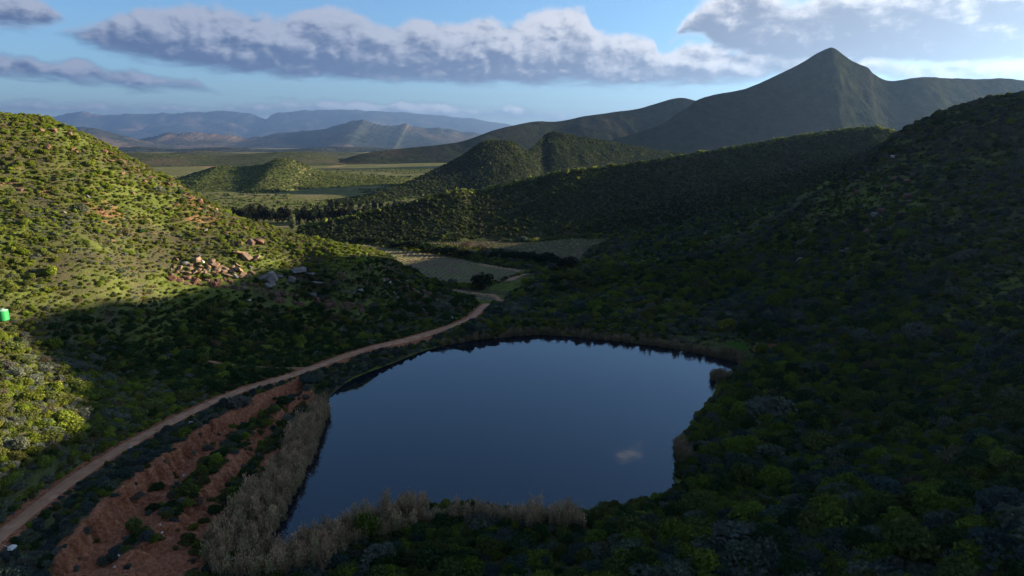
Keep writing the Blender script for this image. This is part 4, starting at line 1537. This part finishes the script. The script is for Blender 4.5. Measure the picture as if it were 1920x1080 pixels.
# stones strewn over the stony crest of the left hill
RUSTLIT = [rock_mesh('orange_stone', 220 + i, mat_simple('orange_rock', [(0.10, 0.055, 0.032), (0.19, 0.10, 0.058), (0.14, 0.09, 0.062)], 1.6, 0.9, 0.12) if i == 0 else bpy.data.materials['orange_rock'],
                     1.0, 0.8, 0.55, 14, 0.03) for i in range(4)]
for i in range(44):
    t = i / 43
    x = 60 + 400 * t + rr.uniform(-14, 14)
    sky_y = np.interp(x, [0, 100, 200, 300, 430, 560], [212, 232, 277, 332, 402, 442])
    y = sky_y + abs(rr.gauss(0, 1)) * 22 + 5
    zone = 'upper' if x < 190 else ('middle' if x < 330 else 'lower')
    put_rock('stone', RUSTLIT[i % 4], x, y, rr.uniform(6, 15), 'orange-brown stone among scrub along the %s sky line of the left hill' % zone, 'orange stones along the %s crest of the left hill' % zone, sink=0.2, cat='stone')
for i in range(20):
    x, y = rr.uniform(20, 420), 0
    y = np.interp(x, [0, 200, 430], [300, 350, 440]) + rr.uniform(0, 110)
    put_rock('stone', RUSTLIT[i % 4] if i % 3 else GREY[i % 4], x, y, rr.uniform(5, 11), '%s stone half buried in scrub on the sunlit face of the left hill' % ('orange-brown' if i % 3 else 'grey'),
             '%s stones on the sunlit face of the left hill' % ('orange' if i % 3 else 'grey'), sink=0.25, cat='stone')
for i in range(46):             # broken grey rock on the shaded nose
    x = rr.uniform(640, 870)
    y = np.interp(x, [640, 720, 800, 870], [500, 490, 545, 585]) + rr.uniform(4, 60)
    put_rock('stone', (GREY + RUST)[i % 9], x, y, rr.uniform(5, 13), '%s broken stone on the shaded nose of the left hill' % ('grey' if i % 9 < 4 else 'dark rust'),
             '%s broken stones on the nose of the left hill' % ('grey' if i % 9 < 4 else 'dark'), sink=0.22, cat='stone')
# right hill outcrops
for (x, y, w, me, lab) in [(1585, 478, 20, SLAB[0], 'grey slab sloping down the right hill'), (1592, 470, 14, GREY[1], 'grey boulder on top of the sloping slab on the right hill'), (1500, 494, 18, GREY[0], 'blue-grey boulder low on the spur of the right hill'),
                           (1508, 502, 13, GREY[2], 'small grey stone beside the blue-grey boulder on the spur'), (1640, 407, 16, GREY[3], 'pale grey boulder on the shoulder of the right hill'), (1690, 404, 14, RUST[0], 'rusty boulder on the shoulder of the right hill'),
                           (1655, 400, 18, RUST[1], 'dark rusty block beside the pale boulder on the shoulder'), (1700, 372, 16, RUST[3], 'dark block high on the shoulder of the right hill'),
                           (1675, 296, 10, PALE[0], 'pale stone under the crest of the right hill'), (1660, 433, 8, PALE[1], 'small white stone below the shoulder of the right hill'),
                           (1616, 595, 7, PALE[0], 'tiny white stone in dark scrub in mid right slope'), (1441, 598, 8, PALE[1], 'tiny white stone above the red cut'), (1534, 820, 9, PALE[0], 'small white stone low on the right slope above the pond')]:
    put_rock('boulder', me, x, y, w, lab, sink=0.05)
for i in range(26):
    put_rock('stone', RUST[i % 5], rr.uniform(1540, 1720), rr.uniform(320, 440), rr.uniform(7, 16), 'dark rust stone on the steep rocky shoulder of the right hill', 'dark stones on the shoulder of the right hill', sink=0.1, cat='stone')
# pale stones by the track and on the red bank
put_rock('stone', PALE[0], 24, 1034, 13, 'white stone among grey shrubs beside the lower end of the track', None, sink=-0.3, cat='stone')
put_rock('stone', PALE[1], 357, 795, 9, 'small white stone between the shrubs beside the track', None, sink=-0.1, cat='stone')
put_rock('stone', PALE[1], 247, 840, 6, 'tiny white stone on the surface of the track', None, sink=0.1, cat='stone')
put_rock('stone', PALE[1], 846, 598, 11, 'pale stone under the nose of the left hill beside the track bend', None, sink=0.0, cat='stone')
for i, (x, y) in enumerate([(330, 903), (325, 912), (420, 833), (419, 837), (453, 885), (303, 1000), (261, 1030), (222, 1043), (215, 1064), (238, 1072), (388, 880), (361, 915), (408, 868), (300, 985), (345, 893), (283, 935)]):
    put_rock('stone', PALE[i % 2] if i % 3 else TAN[i % 6], x, y, rr.uniform(4, 7), 'little pale stone lying on the bare red earth of the eroded bank', 'pale stones on the red bank', sink=0.1, cat='stone')

# ------------------------------------------------------------------ water tank on the left hill
M_TANK = mat_simple('green_plastic', [(0.02, 0.30, 0.075), (0.03, 0.36, 0.10)], 0.6, 0.45, 0.0, spec=0.4)
M_LID = mat_simple('pale_green_plastic', [(0.30, 0.52, 0.38), (0.36, 0.58, 0.44)], 0.6, 0.5, 0.0, spec=0.4)
M_PIPE = mat_simple('black_pipe', [(0.02, 0.02, 0.02), (0.03, 0.03, 0.03)], 2, 0.6, 0.0)


def lathe(prof, k=32):
    vs, fs = [], []
    for r_, z_ in prof:
        for i in range(k):
            a = 2 * math.pi * i / k
            vs.append((r_ * math.cos(a), r_ * math.sin(a), z_))
    for j in range(len(prof) - 1):
        for i in range(k):
            fs.append([j * k + i, j * k + (i + 1) % k, (j + 1) * k + (i + 1) % k, (j + 1) * k + i])
    fs.append(list(range(k))[::-1])
    fs.append([(len(prof) - 1) * k + i for i in range(k)])
    return vs, fs


loc, _ = ground_hit(4, 602)
tank = empty('water_tank', loc + Vector((0, 0.4, 0.05)))
tag(tank, 'bright green plastic water tank standing on the left hill', 'water tank')
dd = (loc - Vector((0, 0, CAM_H))).length
ts = (17.0 / FOC * dd) / 1.72                     # 17 px tall in the photograph
prof = [(0.72, 0.0), (0.75, 0.04)]
for k in range(5):
    z0 = 0.08 + k * 0.28
    prof += [(0.75, z0), (0.75, z0 + 0.20), (0.725, z0 + 0.22), (0.725, z0 + 0.26)]
prof += [(0.75, 1.48), (0.73, 1.54)]
b = MB()
b.add(*lathe(prof))
o = bpy.data.objects.new('barrel', b.mesh('barrel', M_TANK))
COL.objects.link(o)
o.parent = tank
b = MB()
b.add(*lathe([(0.728, 1.53), (0.70, 1.58), (0.55, 1.66), (0.30, 1.71), (0.24, 1.72)]))
o = bpy.data.objects.new('dome', b.mesh('dome', M_LID))
COL.objects.link(o)
o.parent = tank
b = MB()
b.add(*lathe([(0.24, 1.70), (0.25, 1.72), (0.25, 1.78), (0.21, 1.80)], 20))
o = bpy.data.objects.new('lid', b.mesh('lid', M_LID))
COL.objects.link(o)
o.parent = tank
b = MB()
b.add(*tube((0.70, -0.1, 0.10), (0.98, -0.1, 0.10), 0.04, 0.04, 8))
b.add(*tube((0.98, -0.1, 0.12), (0.98, -0.1, -0.3), 0.04, 0.04, 8))
o = bpy.data.objects.new('outlet_pipe', b.mesh('outlet_pipe', M_PIPE))
COL.objects.link(o)
o.parent = tank
tank.scale = (ts, ts, ts)

# ------------------------------------------------------------------ trees in the valley


def crown_mesh(name, seed, kind):
    r = np.random.default_rng(seed)
    if kind == 'round':
        bl = [((0, 0, 0.55), 0.36)] + [((0.34 * math.cos(a), 0.34 * math.sin(a), 0.42 + 0.3 * r.uniform()), r.uniform(0.18, 0.27)) for a in np.linspace(0, 6.28, 9)[:-1] + r.uniform(0, 0.6)]
        bl += [((0.12, 0.05, 0.78), 0.22)]
        n, s = 750, 0.05
    elif kind == 'dark':            # ragged upright windbreak tree
        bl = [((r.uniform(-0.12, 0.12), r.uniform(-0.12, 0.12), z), q) for z, q in ((0.25, 0.2), (0.4, 0.24), (0.55, 0.24), (0.7, 0.19), (0.84, 0.14), (0.93, 0.08))]
        bl += [((0.2 * math.cos(a), 0.2 * math.sin(a), r.uniform(0.3, 0.65)), 0.12) for a in r.uniform(0, 6.28, 5)]
        n, s = 420, 0.055
    elif kind == 'poplar':
        bl = [((r.uniform(-0.05, 0.05), r.uniform(-0.05, 0.05), z), q) for z, q in ((0.22, 0.16), (0.36, 0.22), (0.5, 0.23), (0.64, 0.20), (0.78, 0.15), (0.9, 0.09))]
        n, s = 420, 0.045
    else:                           # bare twiggy crown
        bl = [((0, 0, 0.5), 0.34), ((0.16, 0, 0.7), 0.22), ((-0.18, 0.05, 0.6), 0.24), ((0, 0.2, 0.75), 0.18)]
        n, s = 300, 0.035
    b = MB()
    b.add(*leaf_cloud(bl, n, s, seed))
    return b.mesh(name, M_LEAF)


def trunk_mesh(name, seed, h=0.55, r0=0.03, n=5):
    q = random.Random(seed)
    b = MB()
    b.add(*tube((0, 0, -0.06), (0.01, 0, h * 0.5), r0, r0 * 0.75, 7))
    b.add(*tube((0.01, 0, h * 0.5), (0, 0.01, h), r0 * 0.75, r0 * 0.45, 7))
    for i in range(n):
        a = q.uniform(0, 6.28)
        z = h * q.uniform(0.45, 0.95)
        b.add(*tube((0.01, 0, z), (0.26 * math.cos(a), 0.26 * math.sin(a), z + q.uniform(0.12, 0.25)), r0 * 0.4, r0 * 0.15, 5))
    return b.mesh(name, M_BARK)


CROWN = {k: [crown_mesh(k + '_crown', 300 + 10 * i + j, k) for j in range(3)] for i, k in enumerate(('round', 'dark', 'poplar', 'bare'))}
TRUNK = {k: trunk_mesh(k + '_trunk', 5, {'round': 0.5, 'dark': 0.75, 'poplar': 0.8, 'bare': 0.6}[k]) for k in CROWN}


def floor_z(x, y):
    h = NEAR_BVH.ray_cast(Vector((x, y, 300)), Vector((0, 0, -1)))
    zs = [h[0].z] if h[0] is not None else []
    zs.append(-15 - 0.0025 * (y - 500) if y > 540 else -40)
    return max(zs)


def tree(name, kind, x, y, h, wide, tint, label, group=None, cat='tree', sink=0.0):
    e = empty(name, (x, y, floor_z(x, y) - sink), rr.uniform(0, 6.28))
    tag(e, label, cat, group)
    e.scale = (h * wide, h * wide, h)
    c = bpy.data.objects.new('crown', rr.choice(CROWN[kind]))
    COL.objects.link(c)
    c.parent = e
    c['tint'] = [v * rr.uniform(0.88, 1.12) for v in tint] + [1.0]
    t = bpy.data.objects.new('trunk', TRUNK[kind])
    COL.objects.link(t)
    t.parent = e
    return e


p, _ = ground_hit(905, 543)
tree('round_tree', 'round', p.x, p.y, 6.8, 1.25, (0.022, 0.032, 0.016), 'lone dark round tree beside the field path beyond the pond')
for i, x in enumerate([443, 452, 461, 469, 478, 487, 495, 503, 512, 521, 530, 540, 551, 560, 570, 578, 588, 597, 606, 616, 626, 636, 645, 655, 664, 674, 684]):
    q = at(x, 416, 575 + rr.uniform(-12, 12))
    tree('windbreak_tree', 'dark', q[0], q[1], rr.uniform(11, 16), rr.uniform(0.75, 1.0), (0.020, 0.028, 0.017),
         'dark tall tree in the %s of the windbreak row behind the pale poplars' % ('left third' if i < 9 else 'middle third' if i < 18 else 'right third'), 'dark windbreak trees across the valley, %s' % ('left third' if i < 9 else 'middle third' if i < 18 else 'right third'))
for i, x in enumerate([620, 634, 648, 660, 675, 690, 702, 715, 728, 740, 752]):
    q = at(x, 396, 690 + rr.uniform(-15, 15))
    tree('windbreak_tree', 'dark', q[0], q[1], rr.uniform(8, 12), rr.uniform(0.8, 1.1), (0.024, 0.030, 0.018), 'dark tree in the second row further behind the windbreak', 'dark trees of the second row')
for x, y, h, lab in ((548, 421, 13.5, 'taller pale grey poplar in front of the windbreak'), (567, 421, 9.0, 'shorter pale yellow-green poplar in front of the windbreak')):
    q = at(x, y, 500)
    tree('poplar_tree', 'poplar', q[0], q[1], h, 0.85, (0.14, 0.135, 0.085) if h > 10 else (0.15, 0.17, 0.06), lab, 'pale poplars')
for x, y, h, lab in ((877, 480, 9.5, 'larger bare brown tree at the edge of the vineyard'), (906, 481, 7.0, 'smaller bare brown tree right of the larger bare one')):
    q, _ = ground_hit(x, y)
    tree('bare_tree', 'bare', q.x, q.y, h, 1.0, (0.075, 0.050, 0.038), lab, 'bare brown trees')
stream = [(648, 449), (664, 452), (679, 455), (694, 458), (709, 459), (724, 461), (739, 464), (753, 466), (768, 468), (783, 470), (798, 473), (812, 475), (826, 477), (840, 479), (854, 481), (868, 484),
          (925, 484), (936, 483), (948, 487), (960, 484), (972, 489), (984, 486), (996, 490), (1008, 492), (1020, 490), (1031, 495), (1043, 498), (1054, 502), (1066, 500)]
for i, (x, y) in enumerate(stream):
    q, _ = ground_hit(x, y + rr.uniform(-2, 2))
    if q is None:
        continue
    w_ = 'between the two brown fields' if x < 880 else 'at the far corner of the vineyard'
    tree('stream_bush', 'round', q.x, q.y, rr.uniform(4.0, 6.6), rr.uniform(1.0, 1.4), (0.020, 0.032, 0.016), 'dark round bush in the row along the stream ' + w_, 'dark bushes along the stream ' + w_, 'bush', 0.6)
# two pale yellowish bushes above the red cut on the right shore
for x, y, w, nm, lab in ((1400, 607, 11, 'yellow_bush', 'small yellow-green bush left of the pale one above the red cut'), (1436, 602, 15, 'pale_bush', 'pale spindly bush above the red cut on the right shore'),
                         (1806, 492, 46, 'pale_bush', 'grey-green broad bush standing out on the right hill'), (1560, 590, 40, 'olive_bush', 'broad olive bush on the mid right slope')):
    q, _ = ground_hit(x, y)
    s_ = w / FOC * (q - Vector((0, 0, CAM_H))).length / 2
    e = empty(nm, q, rr.uniform(0, 6), s_)
    tag(e, lab, 'bush')
    f = bpy.data.objects.new('foliage', SHRUB[2 if w < 20 else 1])
    COL.objects.link(f)
    f.parent = e
    f['tint'] = [0.30, 0.30, 0.10, 1] if nm == 'yellow_bush' else ([0.30, 0.29, 0.20, 1] if w < 20 else ([0.10, 0.115, 0.08, 1] if nm == 'pale_bush' else [0.06, 0.075, 0.02, 1]))
    f = bpy.data.objects.new('stem', STEM[0])
    COL.objects.link(f)
    f.parent = e

# ------------------------------------------------------------------ vineyard rows and posts
M_VINE = mat_simple('dormant_vine', [(0.10, 0.078, 0.048), (0.14, 0.112, 0.07), (0.11, 0.115, 0.05)], 1.2, 0.95, 0.0)
M_POST = mat_simple('grey_post', [(0.11, 0.10, 0.085), (0.16, 0.145, 0.125)], 3, 0.9, 0.0)


def vine_rows(name, poly, ang, space, label_kind):
    ca_, sa_ = math.cos(ang), math.sin(ang)
    P = np.array(poly)
    c = P.mean(0)
    R = np.abs(P - c).max() * 1.5
    b, pb = MB(), MB()
    r_ = random.Random(3)
    for k in range(int(-R / space), int(R / space)):
        ss = np.arange(-R, R, 1.6)
        xs_ = c[0] + ca_ * ss - sa_ * k * space
        ys_ = c[1] + sa_ * ss + ca_ * k * space
        m_ = inside(xs_, ys_, poly)
        for j in np.where(m_)[0]:
            if r_.random() < 0.12:
                continue
            x, y = xs_[j], ys_[j]
            if math.hypot(x, y) > 480:
                continue
            z = floor_z(x, y)
            h, w = r_.uniform(0.2, 0.45), 0.2
            L = 0.85
            q = [(x - ca_ * L - sa_ * w, y - sa_ * L + ca_ * w), (x + ca_ * L - sa_ * w, y + sa_ * L + ca_ * w), (x + ca_ * L + sa_ * w, y + sa_ * L - ca_ * w), (x - ca_ * L + sa_ * w, y - sa_ * L - ca_ * w)]
            vs = [(a, e, z - 0.2) for a, e in q] + [((a + x) / 2 + r_.uniform(-0.2, 0.2), (e + y) / 2, z + h * r_.uniform(0.8, 1.2)) for a, e in q]
            b.add(vs, [[0, 1, 5, 4], [1, 2, 6, 5], [2, 3, 7, 6], [3, 0, 4, 7], [4, 5, 6, 7]])
            if j % 6 == k % 6:
                vs, fs = tube((x, y, z - 0.2), (x, y, z + 1.5), 0.05, 0.045, 5)
                pb.add(vs, fs)
    o = bpy.data.objects.new(name, b.mesh(name, M_VINE))
    COL.objects.link(o)
    o['kind'] = 'stuff'
    p_ = bpy.data.objects.new('post', pb.mesh('post', M_POST))
    COL.objects.link(p_)
    p_.parent = o
    p_['kind'] = 'stuff'


vine_rows('vineyard_rows', FIELD_A, math.radians(78), 2.6, 'a')
vine_rows('vineyard_rows', FIELD_B, math.radians(8), 3.0, 'b')
vine_rows('vineyard_rows', FIELD_C, math.radians(60), 2.4, 'c')
